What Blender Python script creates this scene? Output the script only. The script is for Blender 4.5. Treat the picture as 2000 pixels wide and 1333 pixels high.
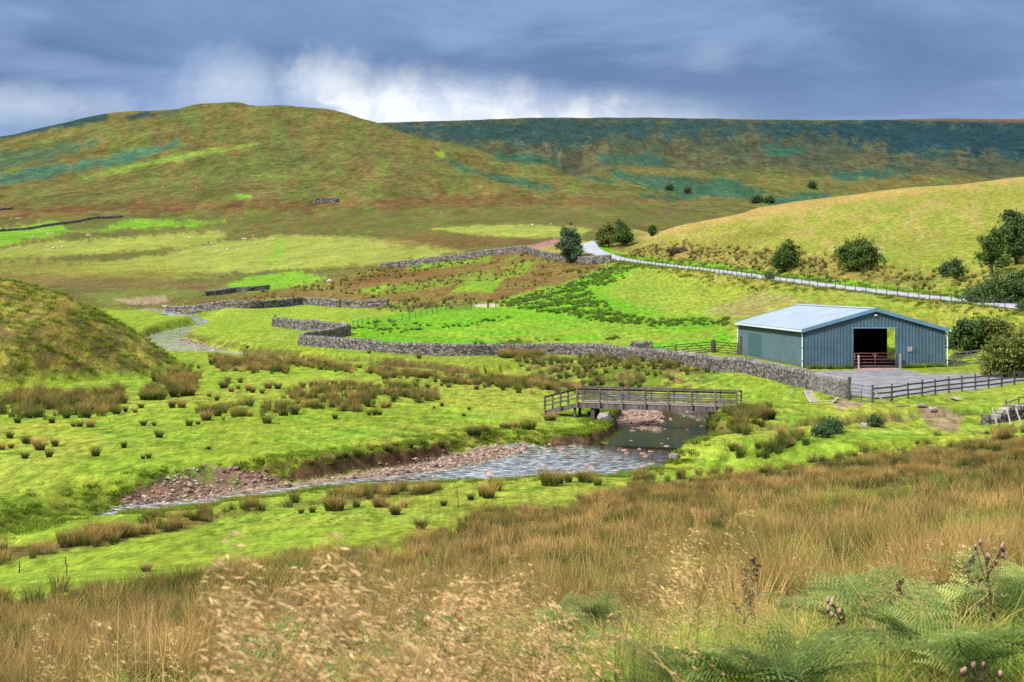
import bpy, bmesh, math, random
import numpy as np
from mathutils import Vector, Matrix, Euler

# ------------------------------------------------------------------ camera, sky, sun, exposure
for o in list(bpy.data.objects):
    bpy.data.objects.remove(o)
SC = bpy.context.scene
COL = SC.collection
random.seed(7)
RNG = np.random.default_rng(7)
R = math.radians

F = 2777.78          # focal length in photo pixels (50 mm lens, 2000 px wide photograph)
EYE, CAMZ = 555.0, 10.0   # eye level row of the photograph, camera height above the stream at the footbridge

cam_d = bpy.data.cameras.new('camera')
cam = bpy.data.objects.new('camera', cam_d)
COL.objects.link(cam)
cam.location = (0, 0, CAMZ)
cam.rotation_euler = (R(90), 0, 0)
cam_d.lens, cam_d.sensor_width = 50, 36
cam_d.shift_y = -(666.5 - EYE) / 2000
cam_d.clip_start, cam_d.clip_end = 0.2, 30000
cam_d.dof.use_dof = True
cam_d.dof.focus_distance = 80
cam_d.dof.aperture_fstop = 9
SC.camera = cam

SUN_EL, SUN_AZ = R(46), R(-132)      # azimuth from the view direction: left and a little behind the camera
sd = Vector((math.sin(SUN_AZ) * math.cos(SUN_EL), math.cos(SUN_AZ) * math.cos(SUN_EL), math.sin(SUN_EL)))
sun_d = bpy.data.lights.new('sun', 'SUN')
sun_d.energy, sun_d.angle, sun_d.color = 2.9, R(6.0), (1.0, 0.955, 0.88)
sun = bpy.data.objects.new('sun', sun_d)
COL.objects.link(sun)
sun.rotation_euler = sd.to_track_quat('Z', 'Y').to_euler()

SC.view_settings.view_transform = 'Standard'
SC.view_settings.look = 'None'
SC.view_settings.exposure = 1.47
SC.view_settings.gamma = 1.0
SC.view_settings.use_curve_mapping = False
SC.cycles.use_denoising = False       # fine grass and scree texture is kept; the noise left is like film grain
try:
    SC.cycles.denoiser = 'OPENIMAGEDENOISE'
except Exception:
    pass
SC.cycles.max_bounces = 6
SC.cycles.transparent_max_bounces = 6

class NT:
    """tiny helper to write node trees in lines"""
    def __init__(s, tree):
        s.t = tree; s.n = tree.nodes; s.l = tree.links
    def add(s, typ, **kw):
        nd = s.n.new(typ)
        for k, v in kw.items():
            setattr(nd, k, v)
        return nd
    def put(s, sock, v):
        if isinstance(v, bpy.types.NodeSocket):
            s.l.new(v, sock)
        elif v is not None:
            if hasattr(sock.default_value, '__len__') and not isinstance(v, (int, float)):
                dv = list(v)
                while len(dv) < len(sock.default_value): dv.append(1.0)
                sock.default_value = dv
            elif hasattr(sock.default_value, '__len__'):
                sock.default_value = [v] * len(sock.default_value)
            else:
                sock.default_value = v
    def math(s, op, a, b=0.0, c=None, clamp=False):
        nd = s.add('ShaderNodeMath', operation=op, use_clamp=clamp)
        s.put(nd.inputs[0], a); s.put(nd.inputs[1], b)
        if c is not None: s.put(nd.inputs[2], c)
        return nd.outputs[0]
    def noise(s, vec, scale, detail=4, rough=0.55, dist=0.0):
        nd = s.add('ShaderNodeTexNoise')
        if vec is not None: s.l.new(vec, nd.inputs['Vector'])
        nd.inputs['Scale'].default_value = scale
        nd.inputs['Detail'].default_value = detail
        nd.inputs['Roughness'].default_value = rough
        nd.inputs['Distortion'].default_value = dist
        return nd.outputs['Fac']
    def ramp(s, fac, stops, interp='LINEAR'):
        nd = s.add('ShaderNodeValToRGB')
        nd.color_ramp.interpolation = interp
        e = nd.color_ramp.elements
        while len(e) < len(stops): e.new(0.5)
        for i, (p, c) in enumerate(stops):
            e[i].position = p
            e[i].color = (c, c, c, 1) if isinstance(c, (int, float)) else (*c[:3], 1)
        s.l.new(fac, nd.inputs[0])
        return nd.outputs[0]
    def mix(s, fac, a, b, mode='MIX'):
        nd = s.add('ShaderNodeMix', data_type='RGBA', blend_type=mode)
        s.put(nd.inputs[0], fac); s.put(nd.inputs[6], a); s.put(nd.inputs[7], b)
        return nd.outputs[2]
    def mapr(s, v, a, b, c=0.0, d=1.0, smooth=True):
        nd = s.add('ShaderNodeMapRange', interpolation_type='SMOOTHSTEP' if smooth else 'LINEAR')
        s.put(nd.inputs[0], v)
        for i, q in enumerate((a, b, c, d)): nd.inputs[i + 1].default_value = q
        return nd.outputs[0]

def build_world():
    w = bpy.data.worlds.new('World'); SC.world = w; w.use_nodes = True
    t = NT(w.node_tree); t.n.clear()
    out = t.add('ShaderNodeOutputWorld'); bg = t.add('ShaderNodeBackground')
    t.l.new(bg.outputs[0], out.inputs[0])
    tc = t.add('ShaderNodeTexCoord').outputs['Generated']
    sky = t.add('ShaderNodeTexSky', sky_type='NISHITA')
    sky.sun_disc = False; sky.sun_elevation = SUN_EL; sky.sun_rotation = SUN_AZ % (2 * math.pi)
    sky.air_density = 1.0; sky.dust_density = 1.5
    skyc = t.mix(1.0, sky.outputs[0], (0.07, 0.07, 0.07), 'MULTIPLY')
    sep = t.add('ShaderNodeSeparateXYZ'); t.l.new(tc, sep.inputs[0])
    x, y, z = sep.outputs
    # a sheet of cloud overhead: the direction projected on a flat layer
    zz = t.math('ADD', t.math('MAXIMUM', z, 0.0), 0.075)
    cmb = t.add('ShaderNodeCombineXYZ')
    t.l.new(t.math('DIVIDE', x, zz), cmb.inputs[0]); t.l.new(t.math('MULTIPLY', t.math('DIVIDE', y, zz), 1.0), cmb.inputs[1])
    t.l.new(t.math('MULTIPLY', z, 3.0), cmb.inputs[2])
    p = cmb.outputs[0]
    n1 = t.noise(p, 0.42, 9, 0.56, 0.5)
    n2 = t.noise(p, 1.3, 8, 0.58, 0.3)
    cloud = t.ramp(n1, [(0.30, (0.027, 0.049, 0.102)), (0.44, (0.041, 0.073, 0.145)), (0.56, (0.067, 0.110, 0.198)), (0.72, (0.125, 0.175, 0.275))])
    cloud = t.mix(t.mapr(n2, 0.42, 0.68, 0.0, 0.55), cloud, (0.115, 0.165, 0.265))
    # thinner, paler cloud towards the horizon
    lowm = t.mapr(t.math('ADD', z, t.math('MULTIPLY', t.math('SUBTRACT', n1, 0.5), 0.10)), 0.10, 0.155, 1.0, 0.0)
    cloud = t.mix(t.math('MULTIPLY', lowm, 0.38), cloud, (0.105, 0.155, 0.255))
    # the bright break above the valley head: a pale band under the slanting edge of the dark cloud, with ragged puffs on its left
    wn = t.noise(tc, 10.0, 6, 0.6, 0.5); wn2 = t.noise(tc, 34.0, 7, 0.62, 0.5); wn3 = t.noise(tc, 120.0, 5, 0.6, 0.3)
    wob = t.math('ADD', t.math('MULTIPLY', t.math('SUBTRACT', wn, 0.5), 0.9), t.math('ADD', t.math('MULTIPLY', t.math('SUBTRACT', wn2, 0.5), 0.9), t.math('MULTIPLY', t.math('SUBTRACT', wn3, 0.5), 0.35)))
    front = t.mapr(y, 0.0, 0.3)
    edge = t.math('SUBTRACT', t.math('SUBTRACT', 0.1385, t.math('MULTIPLY', t.math('MAXIMUM', x, -0.06), 0.115)), z)
    band = t.mapr(t.math('ADD', edge, t.math('MULTIPLY', wob, 0.013)), -0.012, 0.024)
    band = t.math('MULTIPLY', band, t.mapr(t.math('ADD', x, t.math('MULTIPLY', wob, 0.08)), -0.165, -0.105))
    band = t.math('MULTIPLY', band, t.mapr(t.math('ADD', x, t.math('MULTIPLY', wob, 0.10)), 0.085, 0.20, 1.0, 0.0))
    def blob(cx, cz, rx, rz, k=1.6):
        a = t.math('DIVIDE', t.math('SUBTRACT', x, cx), rx)
        b = t.math('DIVIDE', t.math('SUBTRACT', z, cz), rz)
        e = t.math('SQRT', t.math('ADD', t.math('MULTIPLY', a, a), t.math('MULTIPLY', b, b)))
        return t.mapr(t.math('ADD', e, t.math('MULTIPLY', wob, k)), 0.0, 1.6, 1.0, 0.0)
    b2 = blob(-0.128, 0.138, 0.030, 0.019); b3 = blob(-0.190, 0.134, 0.030, 0.022); b4 = blob(-0.325, 0.118, 0.07, 0.014); b5 = blob(0.138, 0.156, 0.014, 0.010); b6 = blob(0.0, 0.112, 0.11, 0.008)
    brk = t.math('MAXIMUM', t.math('MAXIMUM', t.math('MULTIPLY', band, 0.92), t.math('MULTIPLY', b2, 0.8)), t.math('MAXIMUM', t.math('MULTIPLY', b3, 0.42), t.math('MAXIMUM', t.math('MULTIPLY', b4, 0.38), t.math('MULTIPLY', b5, 0.12))))
    brk = t.math('MULTIPLY', brk, front)
    bright = t.mix(t.mapr(wn2, 0.36, 0.66), (0.29, 0.32, 0.365), (0.42, 0.425, 0.43))
    cloud = t.mix(t.math('MULTIPLY', brk, 0.95), cloud, bright)
    # unseen lit cloud above the view, brightened to add ambient light and water reflections
    high = t.mapr(z, 0.205, 0.42)
    cloud = t.mix(high, cloud, t.ramp(n1, [(0.35, (0.30, 0.33, 0.39)), (0.62, (0.74, 0.76, 0.79))]))
    fin = t.mix(0.95, skyc, cloud)
    t.l.new(fin, bg.inputs[0]); bg.inputs[1].default_value = 1.0
build_world()

# ------------------------------------------------------------------ small helpers
def srgb(r, g, b):
    f = lambda c: (c / 12.92 if c <= 0.04045 else ((c + 0.055) / 1.055) ** 2.4)
    return (f(r / 255), f(g / 255), f(b / 255))
def ray(px, py, d):
    """point at depth d on the sight line through a photo pixel"""
    return Vector(((px - 1000) / F * d, d, CAMZ + (EYE - py) / F * d))
def on_level(px, py, z):
    d = (CAMZ - z) * F / (py - EYE)
    return ray(px, py, d)
def tag(o, label=None, cat=None, group=None, kind=None):
    if label: o['label'] = label
    if cat: o['category'] = cat
    if group: o['group'] = group
    if kind or cat: o['kind'] = kind or 'thing'
    return o
def empty(name, loc=(0, 0, 0), rz=0.0, **kw):
    o = bpy.data.objects.new(name, None); COL.objects.link(o)
    o.location = loc; o.rotation_euler = (0, 0, rz); o.empty_display_size = 0.3
    return tag(o, **kw)
def link(name, me, parent=None, **kw):
    o = bpy.data.objects.new(name, me); COL.objects.link(o)
    if parent is not None: o.parent = parent
    return tag(o, **kw)
def np_mesh(name, verts, faces, mat=None, smooth=False, tcol=None):
    """verts (N,3), faces (M,k) array with constant k"""
    me = bpy.data.meshes.new(name)
    v = np.asarray(verts, np.float32); f = np.asarray(faces, np.int32)
    me.vertices.add(len(v)); me.vertices.foreach_set('co', v.ravel())
    k = f.shape[1]
    me.loops.add(f.size); me.loops.foreach_set('vertex_index', f.ravel())
    me.polygons.add(len(f))
    me.polygons.foreach_set('loop_start', np.arange(0, f.size, k, dtype=np.int32))
    me.polygons.foreach_set('loop_total', np.full(len(f), k, np.int32))
    me.polygons.foreach_set('use_smooth', np.full(len(f), smooth, bool))
    if tcol is not None:
        a = me.attributes.new('tip', 'FLOAT', 'POINT'); a.data.foreach_set('value', np.asarray(tcol, np.float32))
    if mat: me.materials.append(mat)
    me.update(calc_edges=True)
    return me
class MB:
    """collects boxes, tubes and loose faces into one mesh"""
    def __init__(s): s.v = []; s.f = []
    def face_set(s, vs, fs):
        o = len(s.v); s.v += [tuple(p) for p in vs]; s.f += [tuple(i + o for i in q) for q in fs]
    def box(s, lo, hi, M=None, j=0.0):
        vs = [Vector((x, y, z)) for x in (lo[0], hi[0]) for y in (lo[1], hi[1]) for z in (lo[2], hi[2])]
        if j: vs = [p + Vector((random.uniform(-j, j), random.uniform(-j, j), random.uniform(-j, j))) for p in vs]
        if M is not None: vs = [M @ p for p in vs]
        s.face_set(vs, [(0, 1, 3, 2), (4, 6, 7, 5), (0, 4, 5, 1), (2, 3, 7, 6), (0, 2, 6, 4), (1, 5, 7, 3)])
        return s
    def bar(s, a, b, w, h, up=(0, 0, 1)):
        a, b = Vector(a), Vector(b); d = (b - a).normalized(); u = Vector(up)
        sde = d.cross(u)
        if sde.length < 1e-4: sde = d.cross(Vector((1, 0, 0)))
        sde.normalize(); u = sde.cross(d)
        vs = [p + sde * (sx * w / 2) + u * (sz * h / 2) for p in (a, b) for sx, sz in ((-1, -1), (1, -1), (1, 1), (-1, 1))]
        s.face_set(vs, [(3, 2, 1, 0), (4, 5, 6, 7), (0, 1, 5, 4), (1, 2, 6, 5), (2, 3, 7, 6), (3, 0, 4, 7)])
        return s
    def tube(s, pts, rad, n=6, cap=True):
        pts = [Vector(p) for p in pts]
        rad = rad if hasattr(rad, '__len__') else [rad] * len(pts)
        rings = []; o = len(s.v)
        for i, p in enumerate(pts):
            d = (pts[min(i + 1, len(pts) - 1)] - pts[max(i - 1, 0)]).normalized()
            a = d.orthogonal().normalized() if abs(d.z) > 0.9 else d.cross(Vector((0, 0, 1))).normalized()
            b = d.cross(a)
            for k in range(n):
                t = 2 * math.pi * k / n
                s.v.append(tuple(p + (a * math.cos(t) + b * math.sin(t)) * rad[i]))
        for i in range(len(pts) - 1):
            for k in range(n):
                s.f.append((o + i * n + k, o + i * n + (k + 1) % n, o + (i + 1) * n + (k + 1) % n, o + (i + 1) * n + k))
        if cap:
            s.f.append(tuple(o + k for k in range(n))[::-1])
            s.f.append(tuple(o + (len(pts) - 1) * n + k for k in range(n)))
        return s
    def mesh(s, name, mat=None, smooth=False):
        me = bpy.data.meshes.new(name); me.from_pydata(s.v, [], s.f)
        if mat: me.materials.append(mat)
        if smooth: me.polygons.foreach_set('use_smooth', [True] * len(me.polygons))
        me.update(); return me
    def build(s, name, mat, parent=None, smooth=False, **kw):
        return link(name, s.mesh(name, mat, smooth), parent, **kw)

# numpy noise
def _hash(ix, iy, seed):
    h = (ix.astype(np.int64) * 374761393 + iy.astype(np.int64) * 668265263 + seed * 974634777) & 0xffffffff
    h = ((h ^ (h >> 13)) * 1274126177) & 0xffffffff
    return ((h ^ (h >> 16)) & 0xffff) / 65535.0
def vnoise(x, y, seed=0):
    xi, yi = np.floor(x), np.floor(y)
    fx, fy = x - xi, y - yi
    fx = fx * fx * fx * (fx * (fx * 6 - 15) + 10); fy = fy * fy * fy * (fy * (fy * 6 - 15) + 10)
    a, b = _hash(xi, yi, seed), _hash(xi + 1, yi, seed)
    c, d = _hash(xi, yi + 1, seed), _hash(xi + 1, yi + 1, seed)
    return (a + (b - a) * fx) * (1 - fy) + (c + (d - c) * fx) * fy
def fbm(x, y, seed=0, octv=4, gain=0.5):
    s = np.zeros_like(x, dtype=float); a = 1.0; t = 0.0
    for i in range(octv):
        ca, sa = math.cos(0.6 * i), math.sin(0.6 * i)
        s += a * vnoise((x * ca - y * sa) * 2 ** i, (x * sa + y * ca) * 2 ** i, seed + i * 17); t += a; a *= gain
    return s / t            # 0..1, mean 0.5
def sstep(a, b, x):
    t = np.clip((x - a) / (b - a), 0, 1); return t * t * (3 - 2 * t)
def poly_sd(px, py, pts):
    """signed distance to a closed polygon (negative inside)"""
    pts = np.asarray(pts, float); n = len(pts)
    d2 = np.full(px.shape, 1e18); ins = np.zeros(px.shape, bool)
    for i in range(n):
        ax, ay = pts[i]; bx, by = pts[(i + 1) % n]
        ex, ey = bx - ax, by - ay
        wx, wy = px - ax, py - ay
        t = np.clip((wx * ex + wy * ey) / max(ex * ex + ey * ey, 1e-9), 0, 1)
        d2 = np.minimum(d2, (wx - ex * t) ** 2 + (wy - ey * t) ** 2)
        c = ((ay > py) != (by > py)) & (px < (bx - ax) * (py - ay) / ((by - ay) if by != ay else 1e-9) + ax)
        ins ^= c
    d = np.sqrt(d2); return np.where(ins, -d, d)
def line_dist(px, py, pts):
    """distance to an open polyline and the parameter (node index + fraction) of the nearest point"""
    pts = np.asarray(pts, float)
    best = np.full(px.shape, 1e18); par = np.zeros(px.shape)
    for i in range(len(pts) - 1):
        ax, ay = pts[i][:2]; ex, ey = pts[i + 1][0] - ax, pts[i + 1][1] - ay
        wx, wy = px - ax, py - ay
        t = np.clip((wx * ex + wy * ey) / max(ex * ex + ey * ey, 1e-9), 0, 1)
        d2 = (wx - ex * t) ** 2 + (wy - ey * t) ** 2
        m = d2 < best
        best = np.where(m, d2, best); par = np.where(m, i + t, par)
    return np.sqrt(best), par
def pchip(x, xs, ys):
    """ys (n, m) sampled at xs (n); returns values at x (k) -> (k, m)"""
    xs = np.asarray(xs, float); h = np.diff(xs)[:, None]; dl = np.diff(ys, axis=0) / h
    m = np.zeros_like(ys)
    m[1:-1] = np.where(dl[:-1] * dl[1:] > 0, 2 * dl[:-1] * dl[1:] / (dl[:-1] + dl[1:] + 1e-12), 0)
    m[0], m[-1] = dl[0], dl[-1]
    x = np.clip(x, xs[0], xs[-1]); i = np.clip(np.searchsorted(xs, x) - 1, 0, len(xs) - 2)
    t = ((x - xs[i]) / (xs[i + 1] - xs[i]))[:, None]; hh = h[i]
    return ((1 + 2 * t) * (1 - t) ** 2) * ys[i] + t * (1 - t) ** 2 * hh * m[i] + t * t * (3 - 2 * t) * ys[i + 1] + t * t * (t - 1) * hh * m[i + 1]
# ------------------------------------------------------------------ terrain: heights read off the photograph at known distances
ND = [3, 6, 12, 20, 30, 40, 50, 58]
NEAR = {0: [8.4, 8.0, 6.3, 4.6, 3.0, 1.7, .85, .45], 500: [8.4, 8.1, 6.6, 4.9, 3.3, 1.9, .9, .3],
        1000: [8.4, 8.2, 7.0, 5.4, 3.8, 2.44, 1.45, .7], 1500: [8.4, 8.3, 7.1, 5.9, 4.65, 3.7, 3.0, 2.4],
        2000: [8.45, 8.35, 7.3, 6.2, 5.2, 4.45, 3.9, 3.3]}
def Yv(d, py): return (d, CAMZ + (EYE - py) / F * d)
FAR = {
 -400: [(70, .9), (100, 1.1), (130, 1.3), (165, 1.8), (220, 2.8), (320, 5.5), Yv(420, 552), Yv(600, 505), Yv(850, 450), Yv(1050, 405), Yv(1300, 365), Yv(1600, 325), Yv(1850, 305), (2300, 170), (9000, 100)],
 0: [(70, .9), (100, 1.1), (130, 1.3), (165, 1.8), (220, 2.8), (320, 5.5), Yv(420, 552), Yv(600, 505), Yv(850, 450), Yv(1050, 400), Yv(1300, 350), Yv(1600, 300), Yv(1850, 266), (2300, 195), (9000, 100)],
 250: [(70, .95), (100, 1.1), (130, 1.25), (165, 1.5), (220, 2.4), (320, 5), Yv(420, 550), Yv(600, 505), Yv(850, 450), Yv(1000, 415), Yv(1250, 360), Yv(1550, 290), Yv(1800, 238), Yv(1950, 207), (2300, 225), (9000, 100)],
 350: [(70, .95), (100, 1.1), (130, 1.25), (165, 1.5), (220, 2.6), (320, 5.1), Yv(440, 545), Yv(610, 502), Yv(820, 458), Yv(970, 425), Yv(1250, 358), Yv(1550, 290), Yv(1800, 236), Yv(1960, 200), (2300, 235), (9000, 100)],
 430: [(70, .95), (100, 1.1), (130, 1.25), (165, 1.5), (220, 2.8), (320, 5.2), Yv(470, 540), Yv(620, 500), Yv(800, 465), Yv(950, 430), Yv(1250, 355), Yv(1550, 290), Yv(1800, 233), Yv(1960, 196), (2300, 245), (9000, 120)],
 640: [(70, .8), (85, .9), (100, 1.0), (130, 1.3), (165, 1.5), Yv(190, 668), Yv(220, 640), (300, 4.8), Yv(340, 575), Yv(420, 535), Yv(600, 490), Yv(750, 460), Yv(950, 425), Yv(1250, 355), Yv(1550, 290), Yv(1800, 247), Yv(1980, 211), (2300, 235), (2800, 260), (3500, 380), (4200, 390), (9000, 300)],
 740: [(70, .9), (100, 1.1), (130, 1.3), (165, 1.6), Yv(188, 667), Yv(220, 636), (295, 5.0), Yv(340, 560), Yv(420, 525), Yv(600, 485), Yv(800, 455), Yv(950, 420), Yv(1250, 350), Yv(1550, 295), Yv(1750, 262), Yv(1930, 238), (2300, 205), (2700, 250), Yv(3500, 238), (4200, 420), (9000, 400)],
 900: [(70, .5), (85, .62), (100, .9), (130, 1.3), (165, 1.6), Yv(185, 665), Yv(220, 625), Yv(280, 585), Yv(340, 540), Yv(400, 505), Yv(500, 480), Yv(700, 455), Yv(900, 430), Yv(1200, 385), Yv(1500, 325), Yv(1750, 281), (2050, 150), (2400, 180), Yv(2900, 265), Yv(3500, 234), (4200, 425), (9000, 400)],
 1050: [(70, .2), (85, .42), (94, .52), (102, .85), (120, 1.15), (140, 1.5), Yv(168, 692), Yv(190, 660), Yv(220, 622), Yv(265, 585), Yv(310, 540), Yv(350, 500), Yv(400, 478), Yv(500, 462), Yv(700, 440), Yv(900, 420), Yv(1150, 390), Yv(1400, 347), Yv(1600, 320), (1900, 140), (2200, 160), Yv(2700, 275), Yv(3500, 228), (4200, 430), (9000, 400)],
 1200: [(66, .25), (85, .4), (94, .5), (102, .8), (125, 1.5), Yv(156, 700), Yv(185, 662), Yv(215, 612), Yv(250, 570), Yv(290, 530), Yv(312, 515), Yv(340, 490), Yv(380, 466), Yv(450, 452), Yv(650, 435), Yv(900, 412), Yv(1150, 380), Yv(1400, 354), (1600, 100), (1900, 150), Yv(2400, 310), Yv(2900, 265), Yv(3500, 227), (4200, 430), (9000, 400)],
 1350: [(70, 1.0), (85, 1.3), (105, 1.5), (125, 1.75), Yv(140, 715), Yv(160, 685), Yv(190, 640), Yv(215, 600), Yv(240, 560), Yv(255, 535), Yv(262, 526), Yv(275, 510), Yv(300, 490), Yv(360, 432), (420, 23), (600, 28), Yv(900, 425), Yv(1100, 400), Yv(1280, 383), (1450, 75), (1600, 95), Yv(1800, 368), Yv(2300, 320), Yv(2800, 280), Yv(3500, 228), (4200, 430), (9000, 400)],
 1500: [(70, 1.7), (85, 1.6), (105, 1.8), (133, 2.2), (150, 2.7), Yv(175, 620), Yv(200, 580), Yv(215, 550), Yv(223, 541), Yv(235, 525), Yv(280, 470), Yv(390, 400), (460, 29), (600, 30), (900, 50), Yv(1200, 406), (1350, 66), Yv(1550, 393), Yv(2000, 345), Yv(2600, 290), Yv(3500, 231), (4200, 430), (9000, 400)],
 1650: [(70, 2.0), (80, 1.5), (95, 1.9), (110, 2.0), (133, 2.2), (150, 2.6), Yv(172, 592), Yv(184, 570), Yv(192, 562), Yv(206, 535), Yv(270, 450), Yv(380, 380), (450, 31), (600, 32), (900, 50), (1300, 72), Yv(1700, 385), Yv(2200, 330), Yv(2700, 280), Yv(3500, 233), (4200, 430), (9000, 400)],
 1800: [(70, 2.4), (80, 1.4), (92, 1.8), (110, 2.1), (133, 2.2), (145, 2.4), (156, 5.2), Yv(163, 602), Yv(168, 590), Yv(175, 579), Yv(187, 555), Yv(250, 455), Yv(370, 362), (450, 33), (600, 34), (900, 50), (1300, 75), Yv(1800, 375), Yv(2300, 320), Yv(2800, 270), Yv(3500, 231), (4200, 430), (9000, 400)],
 2000: [(70, 2.7), (80, 1.5), (88, 2.0), (110, 2.3), (133, 2.4), (140, 5.4), Yv(146, 612), Yv(151, 600), Yv(162, 572), Yv(218, 450), Yv(350, 343), (430, 34), (600, 35), (900, 50), (1300, 75), Yv(1800, 375), Yv(2300, 320), Yv(2800, 270), Yv(3500, 232), (4200, 430), (9000, 400)],
 2400: [(70, 3), (80, 2), (88, 2.4), (98, 2.7), (121, 3.0), (129, 5.2), (141, 6.4), (158, 9.4), (212, 22), (320, 42), (430, 38), (600, 36), (900, 50), (1300, 75), Yv(1800, 375), Yv(2300, 320), Yv(2800, 270), Yv(3500, 232), (4200, 430), (9000, 400)],
}
LG = np.linspace(math.log(2.0), math.log(9000), 900)
def build_base():
    pxs = sorted(FAR); rows = []
    for px in pxs:
        nz = [np.interp(px, sorted(NEAR), [NEAR[k][i] for k in sorted(NEAR)]) for i in range(len(ND))]
        pts = [(2.0, 8.45)] + list(zip(ND, nz)) + FAR[px]
        z = np.interp(LG, np.log([p[0] for p in pts]), [p[1] for p in pts])
        k = np.hanning(13); k /= k.sum()
        zs = np.convolve(np.pad(z, 6, mode='edge'), k, 'valid')
        rows.append(zs)
    return np.array(pxs, float), np.array(rows)
BPX, BZ = build_base()
# fine azimuth table
PXF = np.linspace(BPX[0], BPX[-1], 1201)
BZF = pchip(PXF, BPX, BZ)
def base_h(X, Y):
    """smooth land surface; Y is depth in front of the camera"""
    rho = np.hypot(X, Y)
    Yc = np.maximum(Y, 0.02 * rho + 1e-6)
    px = np.clip(1000 + F * X / Yc, BPX[0], BPX[-1])
    back = sstep(0.55, 0.05, Y / np.maximum(rho, 1e-6))       # beside and behind the camera: the hillside goes on
    dd = np.where(Y > 0.3 * rho, np.maximum(Y, 2.0), np.maximum(rho * 0.6, 2.0))
    fi = (np.log(np.clip(dd, 2.0, 9000)) - LG[0]) / (LG[1] - LG[0])
    fj = (px - PXF[0]) / (PXF[1] - PXF[0])
    i = np.clip(fi.astype(int), 0, len(LG) - 2); j = np.clip(fj.astype(int), 0, len(PXF) - 2)
    a, b = fi - i, fj - j
    z = (BZF[j, i] * (1 - a) + BZF[j, i + 1] * a) * (1 - b) + (BZF[j + 1, i] * (1 - a) + BZF[j + 1, i + 1] * a) * b
    zb = 8.4 + 0.09 * np.minimum(rho, 600) * sstep(0, 60, rho)
    return z * (1 - back) + zb * back

# ---- stream: far (meadow) edge, near edge and water level, from downstream (left, near) to upstream (left, far)
ST = [((-420, 1150), (-420, 1190), -.50), ((-150, 1092), (-150, 1125), -.46), ((20, 1052), (20, 1062), -.45), ((130, 1024), (118, 1033), -.42), ((235, 994), (250, 1004), -.40), ((400, 972), (400, 983), -.36),
      ((560, 948), (575, 961), -.30), ((700, 931), (715, 946), -.25), ((830, 911), (880, 940), -.20), ((930, 880), (1000, 935), -.15),
      ((1000, 866), (1120, 931), -.10), ((1090, 868), (1250, 916), -.05), ((1165, 864), (1330, 897), 0), ((1203, 846), (1385, 880), 0),
      ((1215, 826), (1372, 850), 0), ((1212, 808), (1362, 814), .05), ((1190, 795), (1345, 795), .08), ((1120, 782), (1230, 772), .1),
      ((1040, 765), (1080, 755), .2), ((900, 745), (900, 736), .4), ((720, 722), (720, 714), .6), ((560, 706), (560, 699), .9),
      ((430, 695), (460, 687), 1.1), ((345, 692), (430, 681), 1.3), ((281, 663), (352, 660), 1.6), ((322, 648), (372, 650), 1.8),
      ((390, 634), (425, 637), 2.4), ((350, 618), (380, 618), 3.2), ((268, 604), (294, 601), 4.6)]
SA = np.array([on_level(*a, w)[:2] for a, b, w in ST]); SB = np.array([on_level(*b, w)[:2] for a, b, w in ST]); SW = np.array([w for a, b, w in ST])
SPOLY = np.vstack([SA, SB[::-1]])
def stream_coords(X, Y):
    da, ta = line_dist(X, Y, SA); db, tb = line_dist(X, Y, SB)
    ins = poly_sd(X, Y, SPOLY) < 0
    t = np.where(da < db, ta, tb)
    tm = (ta * db + tb * da) / (da + db + 1e-6)
    wz = np.interp(tm, np.arange(len(SW)), SW)
    sdist = np.where(ins, -np.minimum(da, db), np.minimum(da, db))
    return sdist, da, db, tm, wz
# gully that joins it from the right, hidden at first behind the brown brow
GUL = np.array([on_level(*q)[:2] for q in ((1420, 888, .0), (1500, 882, .05), (1570, 872, .15), (1650, 862, .3), (1740, 848, .5), (1840, 832, .9), (1960, 828, 1.2), (2150, 826, 1.5))])
GULZ = np.array([-.02, .03, .12, .25, .45, .75, 1.0, 1.3])
# mound on the left
def mound(X, Y):
    wx = (fbm(X / 9, Y / 9, 5, 3) - .5) * 5
    r2 = ((X + 59.3 + wx) / 25.2) ** 2 + ((Y - 143 + wx) / 32) ** 2
    return 9.4 * np.clip(1 - r2, 0, 1) ** 0.92
# barn footprint
B0 = Vector((27.3, 133.0)); E1 = Vector((.9961, .0880)); E2 = Vector((-.0880, .9961)); BW, BL = 13.7, 24.7
BZ0 = 2.2
# road centre line (pixel, depth)
RD = [(2500, 650, 129), (2200, 625, 140), (2000, 601, 151), (1900, 590, 162), (1800, 579.5, 174.5), (1700, 568, 186), (1600, 556, 199), (1500, 543, 218), (1400, 530, 247), (1320, 521, 276), (1240, 511, 305), (1185, 500, 324), (1157, 489, 340), (1150, 480, 355), (1172, 472, 372), (1215, 466, 392), (1270, 462, 415), (1340, 458, 445)]
def catmull(pts, n):
    pts = np.asarray(pts, float); P = np.vstack([2 * pts[0] - pts[1], pts, 2 * pts[-1] - pts[-2]]); out = []
    for i in range(1, len(P) - 2):
        for t in np.linspace(0, 1, n, endpoint=False):
            a, b, c, d = P[i - 1], P[i], P[i + 1], P[i + 2]
            out.append(.5 * ((2 * b) + (c - a) * t + (2 * a - 5 * b + 4 * c - d) * t * t + (3 * b - a - 3 * c + d) * t ** 3))
    out.append(P[-2]); return np.array(out)
ROADC = catmull([tuple(ray(*q)) for q in RD], 8)

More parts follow.
